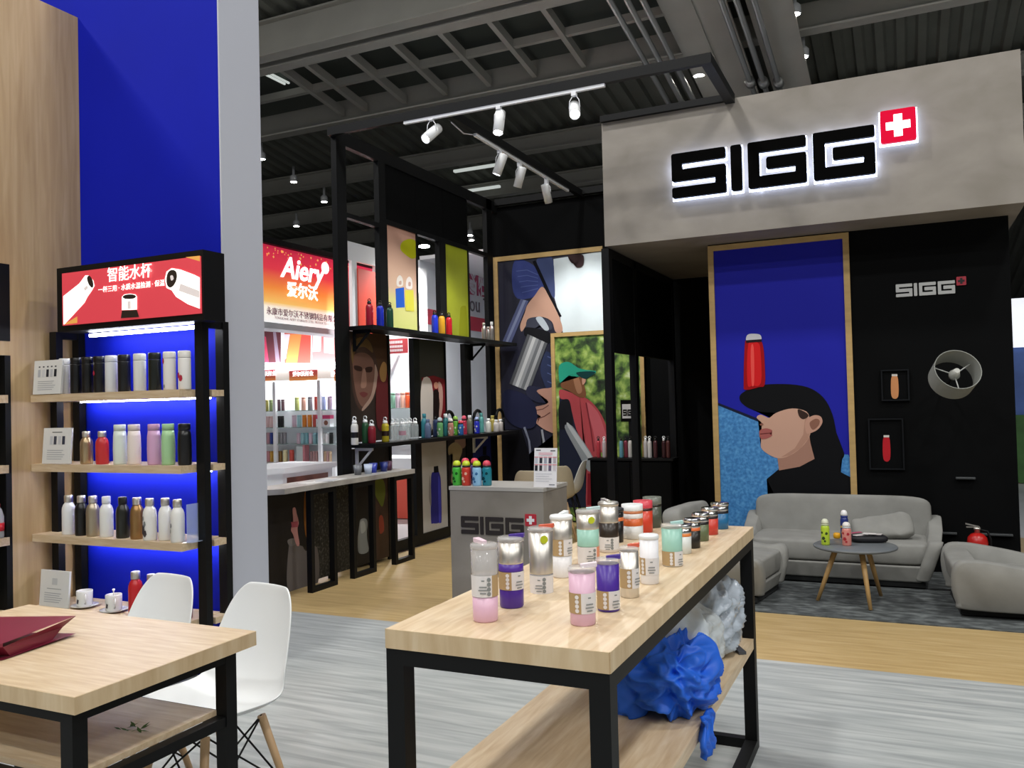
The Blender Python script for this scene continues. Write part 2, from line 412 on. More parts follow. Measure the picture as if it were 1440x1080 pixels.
P.ink([(569, 408), (581, 408), (582, 438), (570, 437)], flat('d9d24f'), False)
P.build('bottle_picture', p1, 'yellow bottle picture')
p2 = fprint(8.502, 9.053, 2.263, 3.36, mat('lime_print', 'b5bf2a', .5, var=.08, scale=3), 'plain lime green print panel with a faint bottle')
P = FP(); P.ink([(648, 432), (653, 430), (656, 436), (657, 478), (646, 476), (647, 440)], flat('a8ae27')); P.build('print', p2)
# --- middle tier prints
p3 = fprint(6.603, 7.253, 1.16, 2.222, mat('dark_brown_print', '2b1f1a', .5, var=.25, scale=3), 'dark print of a face looking out beside a seated figure')
P = FP()
P.ink([(518, 472), (546, 476), (547, 560), (530, 560), (524, 500)], flat('4f3828'))
P.ink([(493, 478), (505, 470), (520, 478), (530, 510), (531, 535), (522, 560), (510, 578), (500, 566), (495, 540), (492, 510)], flat('4a3730'))
P.ink([(497, 500), (512, 496), (524, 506), (527, 528), (521, 556), (511, 572), (503, 562), (498, 540), (496, 520)], flat('76564a'))
P.ink([(498, 514), (508, 516), (508, 522), (499, 520)], flat('3b2822')); P.ink([(514, 517), (523, 516), (522, 523), (514, 523)], flat('3b2822'))
P.ink([(510, 520), (514, 522), (515, 542), (510, 546), (507, 542)], flat('9a7667')); P.ink([(505, 553), (511, 551), (517, 554), (511, 559)], flat('6e3a38'))
P.ink([(527, 512), (531, 530), (524, 560), (511, 577), (509, 574), (521, 556), (526, 530)], flat('a58a7c'))
P.ink([(494, 486), (506, 474), (519, 480), (524, 496), (512, 488), (500, 492), (495, 512)], flat('6d5636'))
P.ink([(529, 540), (536, 512), (541, 512), (546, 540), (547, 600), (530, 600)], flat('5c2527')); P.ink([(533, 522), (538, 509), (543, 514), (542, 534), (536, 536)], flat('a07a4a'))
P.build('print', p3)
p4 = fprint(7.870, 8.433, 1.16, 2.222, mat('umber_print', '251c1a', .5), 'dark umber print with a brown bottle glowing on red')
P = FP()
P.ink([(593, 531), (610, 528), (626, 534), (628, 600), (593, 602)], flat('7a2128'), False)
P.ink([(593, 537), (607, 538), (609, 601), (593, 602)], flat('cfc6bd'))
P.ink([(616, 538), (622, 545), (622, 575), (616, 597), (613, 597), (618, 570)], flat('c9a094'))
P.ink([(609, 550), (611, 548), (615, 548), (617, 552), (617, 600), (609, 600)], flat('1f1413'), False); P.ink([(610, 540), (613, 537), (616, 540), (615, 546), (611, 546)], flat('c98f78'))
P.build('print', p4)
# --- lower tier prints
p5 = fprint(7.870, 8.433, .116, 1.10, mat('pale_grey_print', 'b4b2af', .5, var=.06, scale=3), 'pale grey print of a tall dark blue bottle')
P = FP()
P.ink([(607, 666), (609, 664), (616, 663), (618, 666), (620, 678), (621, 730), (618, 735), (609, 736), (606, 731), (606, 678)], flat('2f2f86')); P.ink([(610, 656), (616, 655), (617, 664), (610, 665)], flat('17181c'), False)
P.ink([(616, 672), (619, 680), (620, 728), (617, 731)], flat('4343b4')); P.ink([(606, 690), (604, 668), (603, 700), (606, 712)], flat('8f8b88'))
P.build('print', p5)
p6 = fprint(8.452, 8.903, .116, 1.10, mat('black_print', '17151a', .5), 'dark print of a person in pale clothes')
P = FP(); P.ink([(641, 614), (652, 611), (657, 616), (654, 628), (646, 632), (640, 626)], flat('9b7f72')); P.ink([(631, 628), (641, 622), (650, 632), (645, 650), (640, 676), (634, 676), (637, 640), (631, 640)], flat('a99a78')); P.build('print', p6)
p7 = fprint(9.057, 9.575, .116, 1.10, mat('deep_blue_print', '27306f', .6, spec=.12), 'deep blue print with a black bottle')
P = FP(); P.ink([(679, 628), (684, 627), (684, 640), (679, 640)], flat('0c0e16'), False); P.ink([(672, 650), (676, 642), (686, 641), (690, 650), (690, 700), (672, 700)], flat('101322')); P.build('print', p7)
p8 = fprint(6.603, 7.253, .116, 1.10, mat('charcoal_print', '1d1a1a', .5, var=.3, scale=5), 'charcoal print half hidden by the bar')
# --- truss over the stand
tr = thing('overhead_truss', 'black square-tube truss carrying the spotlights over the stand', 'truss', (-4.75, 6.46, 3.98))
def tpart(name, a, c, m=BLACK, label=None):
    b = MB(); b.span(a, c, m); return b.build(name, tr, w=True, label=label)
tpart('front_beam', (-4.81, 6.40, 4.035), (-1.25, 6.45, 4.112)); tpart('side_beam', (-1.33, 6.45, 4.035), (-1.25, 7.39, 4.112))
tpart('rear_beam', (-2.46, 7.35, 4.055), (-1.33, 7.395, 4.112)); tpart('middle_beam', (-3.60, 6.45, 4.03), (-3.54, 9.89, 4.11))
tpart('rear_beam', (-4.75, 9.82, 4.06), (-2.462, 9.89, 4.14))
tpart('light_track', (-3.98, 6.407, 4.009), (-2.10, 6.437, 4.035), WHITE, 'white light track'); tpart('light_track', (-3.585, 7.0, 4.0), (-3.555, 9.4, 4.03), WHITE, 'white light track')
SPG = mat('spot_glow', 'ffffff', .5, emit=40, ecol='f4f8ff')
def spot(loc, aim, label, power=60, blend=.6, ang=70):
    L = Vector(loc); d = (Vector(aim)-L).normalized(); Q = d.to_track_quat('-Z', 'Y').to_matrix().to_4x4()
    t = thing('track_spotlight', label, 'spotlight', L, 0, 'spotlights on the overhead truss')
    b = MB(); b.span((-.02, -.02, .115 if L.z < 3.9 else .07), (.02, .02, 4.009-L.z if abs(L.y-6.42) < .05 else 4.0-L.z), WHITE)
    for sx in (-1, 1): b.tube([(sx*.012, 0, .12), (sx*.04, 0, .08), (sx*.047, 0, .02)], .004, WHITE, 6)
    b.build('bracket', t)
    b = MB(); b.lathe([(.02, .115), (.043, .11), (.045, .10), (.045, -.10), (.040, -.10), (.036, -.085)], WHITEP, 20, M=Q, cap=False)
    b.lathe([(.001, .116), (.02, .115)], WHITEP, 20, M=Q, cap=False); b.build('lamp_head', t)
    b = MB(); b.lathe([(.001, -.08), (.039, -.08), (.039, -.083)], SPG, 20, M=Q, cap=False); b.build('lens', t)
    l = bpy.data.lights.new('spot_beam', 'SPOT'); l.energy = power; l.spot_size = math.radians(ang); l.spot_blend = blend; l.shadow_soft_size = .04; l.color = (1, .98, .95)
    o = bpy.data.objects.new('spot_beam', l); COL.objects.link(o); o.location = L+d*.12; o.rotation_euler = d.to_track_quat('-Z', 'Y').to_euler()
    return t
A1, A2, A3 = on(607, 188, 1, 6.42), on(702, 173, 1, 6.42), on(808, 155, 1, 6.42)
spot(A1, (-4.35, 4.3, 2.0), 'white track spotlight swung towards the bar with its lens glaring', 70)
spot(A2, (-3.0, 5.4, .9), 'white track spotlight pointing straight down on the front beam', 70)
spot(A3, (-1.0, 2.9, .9), 'white track spotlight at the end of the front beam aimed at the display table', 90)
for q, a, lb in (((703, 232), (-4.6, 7.3, 1.3), 'first white spotlight on the middle track'), ((731, 250), (-4.6, 8.4, 1.3), 'second white spotlight on the middle track'), ((769, 273), (-3.5, 9.85, 1.6), 'last white spotlight on the middle track hanging straight')):
    spot(on(*q, 0, -3.57), a, lb, 150 if a[1] > 9 else 90, .8, 85)
# --- cable along the middle track
b = MB(); b.tube([(-3.6, 6.6, 4.02), (-3.61, 6.85, 3.99), (-3.59, 7.0, 4.02), (-3.57, 7.02, 4.0)], .006, WHITE, 6); tag(b.build('power_cable'), 'thin white power cable feeding the middle track', 'cable')

# ================================================================== block lettering with the cross square
def letter_rects():
    S = [(0, .76, 1.13, 1), (0, .63, .22, .76), (0, .37, 1.13, .63), (.91, .24, 1.13, .37), (0, 0, 1.13, .24)]
    I = [(0, 0, .22, 1)]
    G = [(0, 0, .22, 1), (.22, .76, 1.13, 1), (.22, 0, 1.13, .25), (.92, .25, 1.13, .64), (.36, .38, .92, .64)]
    return [(0, S), (1.235, I), (1.58, G), (2.84, G)]
S_OUT = [(0, 0), (1.13, 0), (1.13, .63), (.22, .63), (.22, .76), (1.13, .76), (1.13, 1), (0, 1), (0, .37), (.91, .37), (.91, .24), (0, .24)]
I_OUT = [(0, 0), (.22, 0), (.22, 1), (0, 1)]
G_OUT = [(0, 0), (1.13, 0), (1.13, .64), (.36, .64), (.36, .38), (.92, .38), (.92, .25), (.22, .25), (.22, .76), (1.13, .76), (1.13, 1), (0, 1)]
def rounded(pts, r=.05):
    out = []; n = len(pts)
    for i in range(n):
        p, a, c = Vector(pts[i]), Vector(pts[i-1]), Vector(pts[(i+1) % n]); u, v = (a-p).normalized(), (c-p).normalized()
        conv = (p-a).cross(c-p) > 0; q = r if conv else r*.4
        A, B = p+u*q, p+v*q
        for k in range(4):
            t_ = k/3; out.append(A*(1-t_)**2+p*2*t_*(1-t_)+B*t_**2)
    return out
def block_sign(parent, org, h, th, m, mred, mcross, wx=1., glow=None, bm=None):
    x0, y, z0 = org
    for off, R in letter_rects():
        b = MB(); O = {0: S_OUT, 1.235: I_OUT}.get(off, G_OUT)
        b.prism([(x0+(off+q.x)*h*wx, y-th, z0+q.y*h) for q in rounded(O)], (0, th*(.45 if glow else 1), 0), m)
        L = b.build('letter', parent, w=True)
        if glow:
            b = MB(); g = .022*h/.39
            for (a, c, d, e) in R: b.span((x0+(off+a)*h*wx-g*.2, y-th*.55, z0+c*h-g*.7), (x0+(off+d)*h*wx+g*.25, y-.028, z0+e*h+g*.1), glow)
            b.build('backlight', L, w=True, label='white glowing rim')
    sx, sz, s = x0+4.07*h*wx, z0+.58*h, .66*h
    b = MB(); b.prism([(sx+q.x*s, y-th, sz+q.y*s) for q in rounded([(0, 0), (1, 0), (1, 1), (0, 1)], .08)], (0, th*(.45 if glow else 1), 0), mred); q = b.build('cross_square', parent, w=True, label='red square with a cross')
    if glow:
        b = MB(); b.span((sx-.01, y-th*.55, sz-.014), (sx+s+.01, y-.028, sz+s+.004), glow); b.build('backlight', q, w=True)
    b = MB(); u = s/2; c = (sx+u, sz+u)
    b.span((c[0]-s*.34, y-th-.003, c[1]-s*.12), (c[0]+s*.34, y-th, c[1]+s*.12), mcross); b.span((c[0]-s*.12, y-th-.003, c[1]-s*.34), (c[0]+s*.12, y-th, c[1]-s*.12), mcross); b.span((c[0]-s*.12, y-th-.003, c[1]+s*.12), (c[0]+s*.12, y-th, c[1]+s*.34), mcross)
    b.build('cross', q, w=True)
HALO = mat('sign_backlight', 'ffffff', .5, emit=5.0, ecol='c9d8ff')
t = thing('illuminated_sign', 'black block letters with glowing rims and red cross square on the concrete-look fascia', 'sign', (-1.8, 7.4, 3.256))
block_sign(t, (-1.80, 7.40, 3.258), .392, .09, mat('gloss_black_acrylic', '030303', .6, spec=.03), mat('red_sign_face', 'b8082c', .6, emit=.45, ecol='e00838', spec=.05), mat('white_sign_face', 'ffffff', .4, emit=1.6), 1.057, HALO)
t = thing('wall_sign', 'small pale grey block letters with a red cross square on the black lounge wall', 'sign', (-.05, 7.86, 2.31))
block_sign(t, (-.045, 7.88, 2.315), .108, .012, mat('pale_grey_letter', 'b9bbbb', .5), mat('dull_red_letter', 'a8283a', .5), mat('dark_cross', '1a1416', .5), 1.04)

# ================================================================== lounge wall: framed poster of the man in a cap
def framed(name, label, Y, outer, fw=.055, th=.03, m=PINE, sides='LRTB', back=None):
    x0, x1, z0, z1 = outer
    t = thing(name, label, 'poster', ((x0+x1)/2, Y, z0))
    parts = dict(L=((x0, Y-th, z0), (x0+fw, Y, z1)), R=((x1-fw, Y-th, z0), (x1, Y, z1)), T=((x0+fw, Y-th, z1-fw), (x1-fw, Y, z1)), B=((x0+fw, Y-th, z0), (x1-fw, Y, z0+fw)))
    for s in sides:
        b = MB(); b.span(*parts[s], m); b.build('frame_rail', t, w=True)
    a = x0+(fw if 'L' in sides else 0); c = x1-(fw if 'R' in sides else 0); d = z0+(fw if 'B' in sides else 0); e = z1-(fw if 'T' in sides else 0)
    b = MB(); b.span((a, Y-.012, d), (c, Y, e), back); pn = b.build('poster_sheet', t, w=True)
    return t, pn
t, pn = framed('framed_poster', 'tall framed poster of a man in a black cap balancing a red bottle on it', 7.88, (-1.617, -.402, .02, 2.905), .05, back=mat('poster_ultramarine', '2124a0', .6, spec=.12))
P = Print(1, 7.868, -.0004)
def C2(*pts): return [(980+x/2.7, 320+y/2.7) for x, y in pts]
SEA = ramp_mat('poster_rough_blue', [(.3, '2f6fae'), (.5, '3f86c6'), (.7, '5aa0d8')], 40, rough=.5)
P.ink(C2((78, 668), (165, 702), (250, 738), (330, 800), (330, 1100), (92, 1200), (88, 1000)), SEA, False)
P.ink(C2((540, 860), (575, 862), (584, 880), (586, 950), (540, 950)), SEA, False)
P.ink(C2((78, 664), (250, 732), (250, 744), (78, 674)), flat('1a1f3a'), False)
CAPB = flat('0e0f12')
P.ink(C2((163, 655), (172, 628), (235, 600), (330, 594), (420, 606), (480, 645), (515, 710), (535, 800), (560, 860), (545, 890), (545, 935), (500, 960), (430, 940), (380, 860), (330, 720), (240, 700), (190, 682)), CAPB)
P.ink(C2((265, 955), (310, 918), (380, 900), (445, 876), (530, 920), (584, 948), (588, 1180), (280, 1180), (290, 1005)), CAPB, False)
P.ink(C2((300, 840), (424, 770), (432, 820), (447, 878), (390, 908), (312, 922), (308, 890)), flat('a87f6e'), False)
P.ink(C2((227, 722), (240, 710), (258, 716), (276, 722), (300, 704), (350, 688), (392, 690), (424, 708), (432, 770), (424, 800), (396, 836), (352, 866), (310, 876), (270, 860), (244, 836), (244, 806), (237, 792), (240, 770), (236, 752), (247, 742)), flat('c9a08c'), True, 3)
P.ink(C2((412, 712), (430, 740), (431, 776), (422, 802), (394, 838), (352, 865), (320, 872), (372, 838), (404, 786)), flat('b58b78'), False)
P.ink(C2((384, 690), (414, 702), (424, 716), (404, 728), (388, 716)), flat('3a2a24'))
P.ink(C2((412, 736), (440, 714), (468, 716), (477, 738), (462, 764), (438, 778), (416, 780)), flat('c39784')); P.ink(C2((428, 742), (450, 726), (466, 732), (462, 752), (440, 768)), flat('8d6353'))
P.ink(C2((238, 772), (262, 762), (286, 770), (276, 782), (286, 790), (262, 802), (242, 800)), flat('a85e5a')); P.ink(C2((240, 782), (284, 778), (284, 781), (241, 786)), flat('6b3230'), False)
P.ink(C2((238, 746), (250, 742), (254, 749), (242, 752)), flat('8d5f52'), False)
P.ink(C2((182, 448), (192, 428), (238, 428), (252, 452), (258, 520), (258, 596), (235, 606), (185, 616), (178, 590)), flat('9a1016')); P.ink(C2((196, 440), (232, 438), (242, 470), (244, 588), (212, 600), (192, 590)), flat('d01f22')); P.ink(C2((205, 460), (216, 456), (218, 586), (208, 590)), flat('e8504a'))
P.ink(C2((188, 416), (200, 404), (238, 406), (246, 424), (236, 432), (192, 432)), flat('c9c9cf')); P.ink(C2((186, 428), (246, 424), (246, 434), (188, 438)), flat('241c22'), False)
P.build('print', pn)

# small framed prints and ledges on the black wall
for nm, lb, q, bc in (('framed_print', 'small dark framed print of an amber bottle on the lounge wall', (1240, 1278, 519, 564), 'c98a5c'), ('framed_print', 'small dark framed print of a red bottle under the amber one', (1223, 1270, 588, 660), 'b8222c')):
    a, d = on(q[0], q[3], 1, 7.88), on(q[1], q[2], 1, 7.88)
    t, pn = framed(nm, lb, 7.88, (a.x, d.x, a.z, d.z), .012, .03, mat('black_gloss_frame', '15171a', .5, spec=.1), back=mat('near_black_print', '0b0c0d', .7, spec=.05))
    P = Print(1, 7.868, -.0004); cx = (q[0]+q[1])/2-(1 if bc[0] == 'c' else 0); y0, y1 = (526, 560) if bc[0] == 'c' else (612, 648)
    P.ink([(cx-5, y0+8), (cx-2, y0+2), (cx+2, y0+2), (cx+5, y0+8), (cx+5, y1-2), (cx-4, y1-2)], flat(bc)); P.ink([(cx-4, y0), (cx+4, y0), (cx+4, y0+3), (cx-4, y0+3)], flat('d6d2cc'), False)
    P.build('print', pn)
for q in ((1344, 1372, 672), (1311, 1346, 749), (1378, 1425, 751)):
    a, d = on(q[0], q[2], 1, 7.84), on(q[1], q[2], 1, 7.84); b = MB(); b.span((a.x, 7.84, a.z-.012), (d.x, 7.88, a.z+.006), mat('dark_grey_ledge', '3a3d3f', .4), .004)
    tag(b.build('wall_ledge'), 'short thin dark grey ledge on the black lounge wall', 'shelf', 'ledges on the lounge wall')

# drum lamp shade on a black arm
L = on(1342, 527, 1, 7.35); t = thing('arm_lamp', 'pale drum lamp shade tilted on a thin black arm from the lounge wall', 'lamp', L)
R = Vector((.30, -1, .52)).to_track_quat('Z', 'Y').to_matrix().to_4x4(); SHADE = mat('pale_lamp_shade', '8e918b', .7)
b = MB(); b.lathe([(.165, -.09), (.168, .09)], SHADE, 36, M=R, cap=False); b.lathe([(.160, -.089), (.163, .089)], SHADE, 36, M=R, cap=False); b.lathe([(.168, .09), (.163, .089)], SHADE, 36, M=R, cap=False); b.build('shade', t)
b = MB()
for k in range(3):
    a = 2*PI*k/3+.6; b.tube([R @ Vector((.03*math.cos(a), .03*math.sin(a), 0)), R @ Vector((.16*math.cos(a), .16*math.sin(a), 0))], .005, mat('pale_metal', 'b0b2ae', .4), 6)
b.build('shade_ring', t)
b = MB(); b.lathe([(.001, -.045), (.03, -.035), (.042, 0), (.03, .035), (.02, .07)], mat('milk_bulb', 'b9bab4', .3), 16, M=R); b.build('bulb', t)
b = MB(); b.tube([R @ Vector((0, 0, -.03)), R @ Vector((0, 0, -.16)), (-.05, .35, -.06), (-.05, .53, -.06)], .009, BLACK, 8); b.build('arm', t)

# ================================================================== carpet, sofa, armchairs
b = MB(); b.span((-2.0, 6.08, 0), (1.9, 7.879, .008), CARPET); tag(b.build('carpet'), 'mottled grey carpet under the lounge seats', 'carpet')
FAB = mat('grey_velour', '8e8e8a', .9, var=.1, scale=6, bump=.25, spec=.15)
FABD = mat('dark_base_cloth', '202223', .9)
def soft(b, M, size, n, m=FAB, c=(0, 0, 0), e=.45):
    """pillowy block: superellipsoid-rounded box"""
    t = bmesh.new(); bmesh.ops.create_uvsphere(t, u_segments=n, v_segments=n//2, radius=1)
    for v in t.verts:
        p = v.co.copy(); g = lambda q: math.copysign(abs(q)**e, q)
        # spherical to superellipsoid
        r = math.hypot(p.x, p.y); cz, sz = r, p.z; ca, sa = (p.x/r, p.y/r) if r > 1e-6 else (1, 0)
        v.co = Vector((g(ca)*g(cz)*size[0]/2, g(sa)*g(cz)*size[1]/2, g(sz)*size[2]/2))+Vector(c)
    b.add(t, M, m, True)
I4 = Matrix.Identity(4)
def seat_unit(name, label, loc, rotz, w, d, zs, zb, arm_h, group=None, tub=False):
    """rounded upholstered seat facing -Y: base, seat, backrest, two ear-shaped arms"""
    t = thing(name, label, 'sofa' if w > 1 else 'armchair', loc, rotz, group)
    b = MB(); b.span((-w/2+.10, -d/2+.05, .012), (w/2-.10, d/2-.06, .05), FABD); b.build('plinth', t)
    b = MB(); b.prism([(-w/2+.13, -d/2+.035, .05), (w/2-.13, -d/2+.035, .05), (w/2-.055, -d/2+.01, zs-.16), (-w/2+.055, -d/2+.01, zs-.16)], (0, d-.09, 0), FAB, .012); b.build('base', t)
    b = MB(); soft(b, I4, (w-.13, d-.10, .17), 32, FAB, (0, -.035, zs-.075), .22); b.build('seat', t)
    b = MB(); M = Matrix.Translation((0, d/2-.11, (zs+zb)/2+.0)) @ Matrix.Rotation(math.radians(-9), 4, 'X'); soft(b, M, (w-.06, .17, zb-zs+.16), 36, FAB, (0, 0, 0), .3); b.build('backrest', t)
    for s in (-1, 1):
        b = MB(); pts = []
        prof = [(-d/2+.0, .10), (-d/2-.02, zs-.03), (-d/2+.03, zs+.035), (-d/2+.16, arm_h*.86), (d/2-.30, arm_h), (d/2-.12, zb*.84), (d/2-.03, zb*.80), (d/2-.02, .12), (d/2-.10, .06), (-d/2+.08, .06)]
        if tub: prof = [(-d/2+.02, .10), (-d/2-.01, .20), (-d/2+.05, .27), (-d/2+.22, .315), (.02, .355), (d/2-.16, .385), (d/2-.04, .365), (d/2-.005, .25), (d/2-.03, .10), (d/2-.10, .055), (-d/2+.09, .055)]
        lp = smooth_loop([(0, y, z) for y, z in prof], 4); N = len(lp); cy = sum(p.y for p in lp)/N; cz = sum(p.z for p in lp)/N
        rings = []
        for off, k in ((-.05, .72), (-.042, .9), (-.02, .985), (.0, 1.), (.02, .985), (.042, .9), (.05, .72)):
            ring = []
            for p in lp:
                flare = (.03*max(0, (p.z-.1)/.3) if tub else .115*min(1, max(0, (p.z-.04)/.36))-.05)*s
                ring.append(b.bm.verts.new((s*(w/2-.055)+off+flare-.02*s, cy+(p.y-cy)*(1-(1-k)*.25), cz+(p.z-cz)*(1-(1-k)*.25))))
            rings.append(ring)
        i = b.mi(FAB)
        for A, B in zip(rings, rings[1:]):
            for q in range(N):
                f = b.bm.faces.new((A[q], A[(q+1) % N], B[(q+1) % N], B[q])); f.material_index = i; f.smooth = True
        for q in (rings[0], rings[-1]):
            f = b.bm.faces.new(q); f.material_index = i; f.smooth = True
        b.build('armrest', t)
    return t
seat_unit('sofa', 'grey velour two-seat sofa against the black wall', (-.535, 7.475, 0.008), 0, 1.46, .76, .335, .56, .40)
seat_unit('armchair', 'grey velour armchair next to the fire extinguisher', (.61, 6.70, 0.008), math.radians(93), .82, .80, .25, .27, .385, 'lounge armchairs', True)
seat_unit('armchair', 'grey velour armchair behind the display table', (-1.30, 6.58, 0.008), math.radians(82), .74, .76, .31, .585, .385, 'lounge armchairs')
# crumpled cushion on the sofa
b = MB(); soft(b, Matrix.Translation((-.20, 7.36, .43)) @ Matrix.Rotation(math.radians(52), 4, 'X') @ Matrix.Rotation(math.radians(10), 4, 'Z'), (.46, .21, .13), 40, FAB, (0, 0, 0), .5)
for v in b.bm.verts:
    v.co += Vector((0, -.35, .6))*(.016*math.sin(26*v.co.z+9*v.co.x)+.008*math.sin(50*v.co.x+20*v.co.z))
tag(b.build('cushion'), 'crumpled grey cushion slumped on the sofa seat', 'cushion')

# coffee table
t = thing('coffee_table', 'round grey coffee table on three splayed wooden legs', 'table', (-.365, 6.60, .008))
b = MB(); b.lathe([(.27, .383), (.283, .388), (.285, .394), (.285, .400), (.281, .404), (.001, .404)], mat('slate_laminate', '6d7276', .4), 48); b.build('table_top', t)
LEGW = mat('beech_leg', 'b8945f', .5, var=.1, scale=12, stretch=(1, 1, .2))
for a in (195, 292, 55):
    a = math.radians(a); b = MB(); b.tube([(.13*math.cos(a), .13*math.sin(a), .384), (.27*math.cos(a), .27*math.sin(a), .0)], [.021, .013], LEGW, 12); b.build('leg', t)

# fire extinguisher
t = thing('fire_extinguisher', 'red fire extinguisher standing against the black wall', 'extinguisher', (.48, 7.62, .008))
RED = mat('extinguisher_red', 'b81a16', .3, coat=.3)
b = MB(); b.lathe([(.07, 0), (.075, .01), (.075, .30), (.068, .34), (.045, .365), (.022, .375)], RED, 24); b.build('cylinder', t)
b = MB(); b.lathe([(.02, .375), (.02, .40), (.026, .40), (.026, .415), (.001, .42)], STEEL, 12); b.span((-.075, -.01, .415), (.02, .01, .424), STEEL); b.prism([(-.08, -.01, .44), (.015, -.01, .418), (.015, -.01, .428), (-.08, -.01, .45)], (0, .02, 0), STEEL); b.build('valve', t)
b = MB(); b.tube([(.02, 0, .40), (.07, 0, .39), (.092, 0, .33), (.09, 0, .20), (.088, 0, .10)], .009, BLACK, 8); b.build('hose', t)

# ================================================================== back wall posters (Y = 9.9)
def C8(*pts): return [(690+x/2.92, 330+y/2.92) for x, y in pts]
t, pn = framed('framed_poster', 'tall framed poster of a hiker clipping a steel bottle to a dark jacket', 9.9, (-4.815, -3.26, .02, 3.40), .06, .03, sides='LT', back=mat('poster_navy', '16182c', .5, var=.2, scale=4))
P = Print(1, 9.888, -.0004)
P.ink(C8((258, 100), (470, 66), (478, 420), (300, 420), (285, 340), (262, 260)), mat('poster_pale_sky', 'cfdbe0', .5, var=.06, scale=2), False)
P.ink(C8((100, 105), (175, 125), (215, 195), (212, 225), (180, 255), (110, 262), (88, 200)), flat('3a4580')); P.ink(C8((190, 100), (250, 92), (262, 180), (262, 260), (235, 220), (205, 150)), flat('414c74'))
for k in range(5): P.line(C8((105+k*6, 150+k*22), (150, 145+k*22), (195, 165+k*14)), 1.1, flat('55639b'))
P.line(C8((178, 108), (205, 165), (250, 265), (286, 338)), 4.5, flat('0c0d14'))
P.ink(C8((212, 214), (240, 255), (282, 338), (296, 388), (285, 404), (266, 398), (252, 358), (215, 338), (180, 345), (150, 368), (128, 398), (122, 372), (140, 322), (150, 290), (180, 252)), flat('b58f7c'))
P.ink(C8((150, 350), (185, 338), (212, 340), (250, 362), (246, 392), (200, 372), (150, 400)), flat('3a3d4a')); P.ink(C8((186, 345), (212, 340), (240, 385), (222, 392)), flat('aab4bd'))
P.ink(C8((124, 264), (156, 272), (82, 452), (46, 446)), flat('555c80'), False); P.ink(C8((135, 268), (146, 270), (68, 450), (58, 449)), flat('7d86a6'), False)
P.ink(C8((150, 380), (240, 400), (248, 440), (222, 446), (150, 420), (138, 404)), flat('15161a'))
g = ('4c4e52', '84878a', 'b9bbbc', '8d9093', '66696d', '9a9c9e', '55585c')
for k, c in enumerate(g):
    a0, a1 = k/len(g), (k+1)/len(g); A, B, D, E_ = Vector((152, 408)), Vector((234, 446)), Vector((78, 612)), Vector((160, 644))
    P.ink(C8(*[tuple(q) for q in (A.lerp(B, a0), A.lerp(B, a1), D.lerp(E_, a1), D.lerp(E_, a0))]), flat(c), False)
P.ink(C8((228, 480), (258, 520), (262, 640), (235, 640), (205, 560)), flat('2b3350')); P.ink(C8((160, 620), (240, 640), (255, 680), (200, 690), (150, 660)), flat('2a2c40'))
for k in range(4): P.line(C8((234, 500+k*34), (262, 512+k*34)), 1.4, flat('4a5680'))
P.ink(C8((190, 642), (240, 630), (268, 640), (268, 800), (236, 806), (200, 784), (182, 764), (208, 748), (184, 730), (182, 708), (215, 700), (238, 684)), flat('b08676')); P.line(C8((186, 722), (216, 716), (240, 700)), 1.4, flat('6b4640')); P.line(C8((190, 758), (222, 746), (246, 730)), 1.4, flat('6b4640'))
P.ink(C8((318, 86), (345, 82), (380, 84), (384, 112), (376, 132), (352, 134), (360, 112), (335, 118)), flat('3a2a2c'))
P.ink(C8((60, 640), (150, 660), (190, 720), (180, 790), (110, 790), (60, 740)), flat('20233c')); P.line(C8((140, 790), (160, 850), (165, 900)), 3, flat('74798a')); P.line(C8((212, 800), (220, 850), (216, 900)), 3, flat('8a8f98'))
P.ink(C8((45, 800), (130, 800), (160, 900), (170, 1000), (250, 1000), (262, 820), (275, 820), (275, 1110), (40, 1110)), flat('0b0b10'), False)
P.build('print', pn)
fa, fb = on(781, 690, 1, 9.85), on(905, 461, 1, 9.85)
t, pn = framed('framed_poster', 'framed forest poster of a hiker in a teal cap and red jacket', 9.85, (fa.x, fb.x, .02, fb.z), .05, .03, sides='LTR', back=ramp_mat('poster_forest', [(.30, '0c120a'), (.42, '2c4420'), (.52, '66883a'), (.62, '9cb65a'), (.75, 'd8e2c0')], 7, (1, 1, 1), .5, 12, .3))
b = MB(); b.span((fa.x, 9.851, .02), (fb.x, 9.869, fb.z), BLACK); b.build('backing_box', t, w=True)
P = Print(1, 9.838, -.0004)
P.ink(C8((282, 640), (340, 650), (360, 700), (420, 920), (440, 1120), (282, 1120)), flat('23283a'), False)
P.ink(C8((284, 636), (330, 648), (400, 676), (448, 728), (478, 796), (492, 860), (488, 890), (440, 900), (428, 960), (430, 1120), (392, 1120), (392, 900), (352, 800), (322, 690), (286, 672)), flat('b04a50')); P.ink(C8((392, 690), (440, 730), (470, 810), (484, 870), (440, 880), (420, 800)), flat('c4626a'))
P.line(C8((392, 690), (412, 800), (424, 890)), 2, flat('7d2d36')); P.ink(C8((398, 980), (428, 980), (430, 1110), (396, 1110)), flat('7d1f2a'), False)
P.ink(C8((282, 695), (318, 676), (332, 720), (336, 790), (300, 800), (282, 790)), flat('1c1e24'))
P.ink(C8((304, 792), (330, 782), (360, 820), (420, 912), (424, 962), (398, 968), (356, 892)), flat('8b9296')); P.ink(C8((318, 790), (330, 784), (412, 905), (416, 940)), flat('b7bdc0'))
P.ink(C8((292, 604), (330, 574), (376, 578), (382, 606), (392, 660), (366, 668), (320, 640), (292, 628)), flat('7a5138')); P.ink(C8((340, 590), (360, 584), (376, 640), (356, 650)), flat('a4775a'))
P.ink(C8((376, 590), (388, 586), (390, 604), (378, 616)), flat('c99a84'))
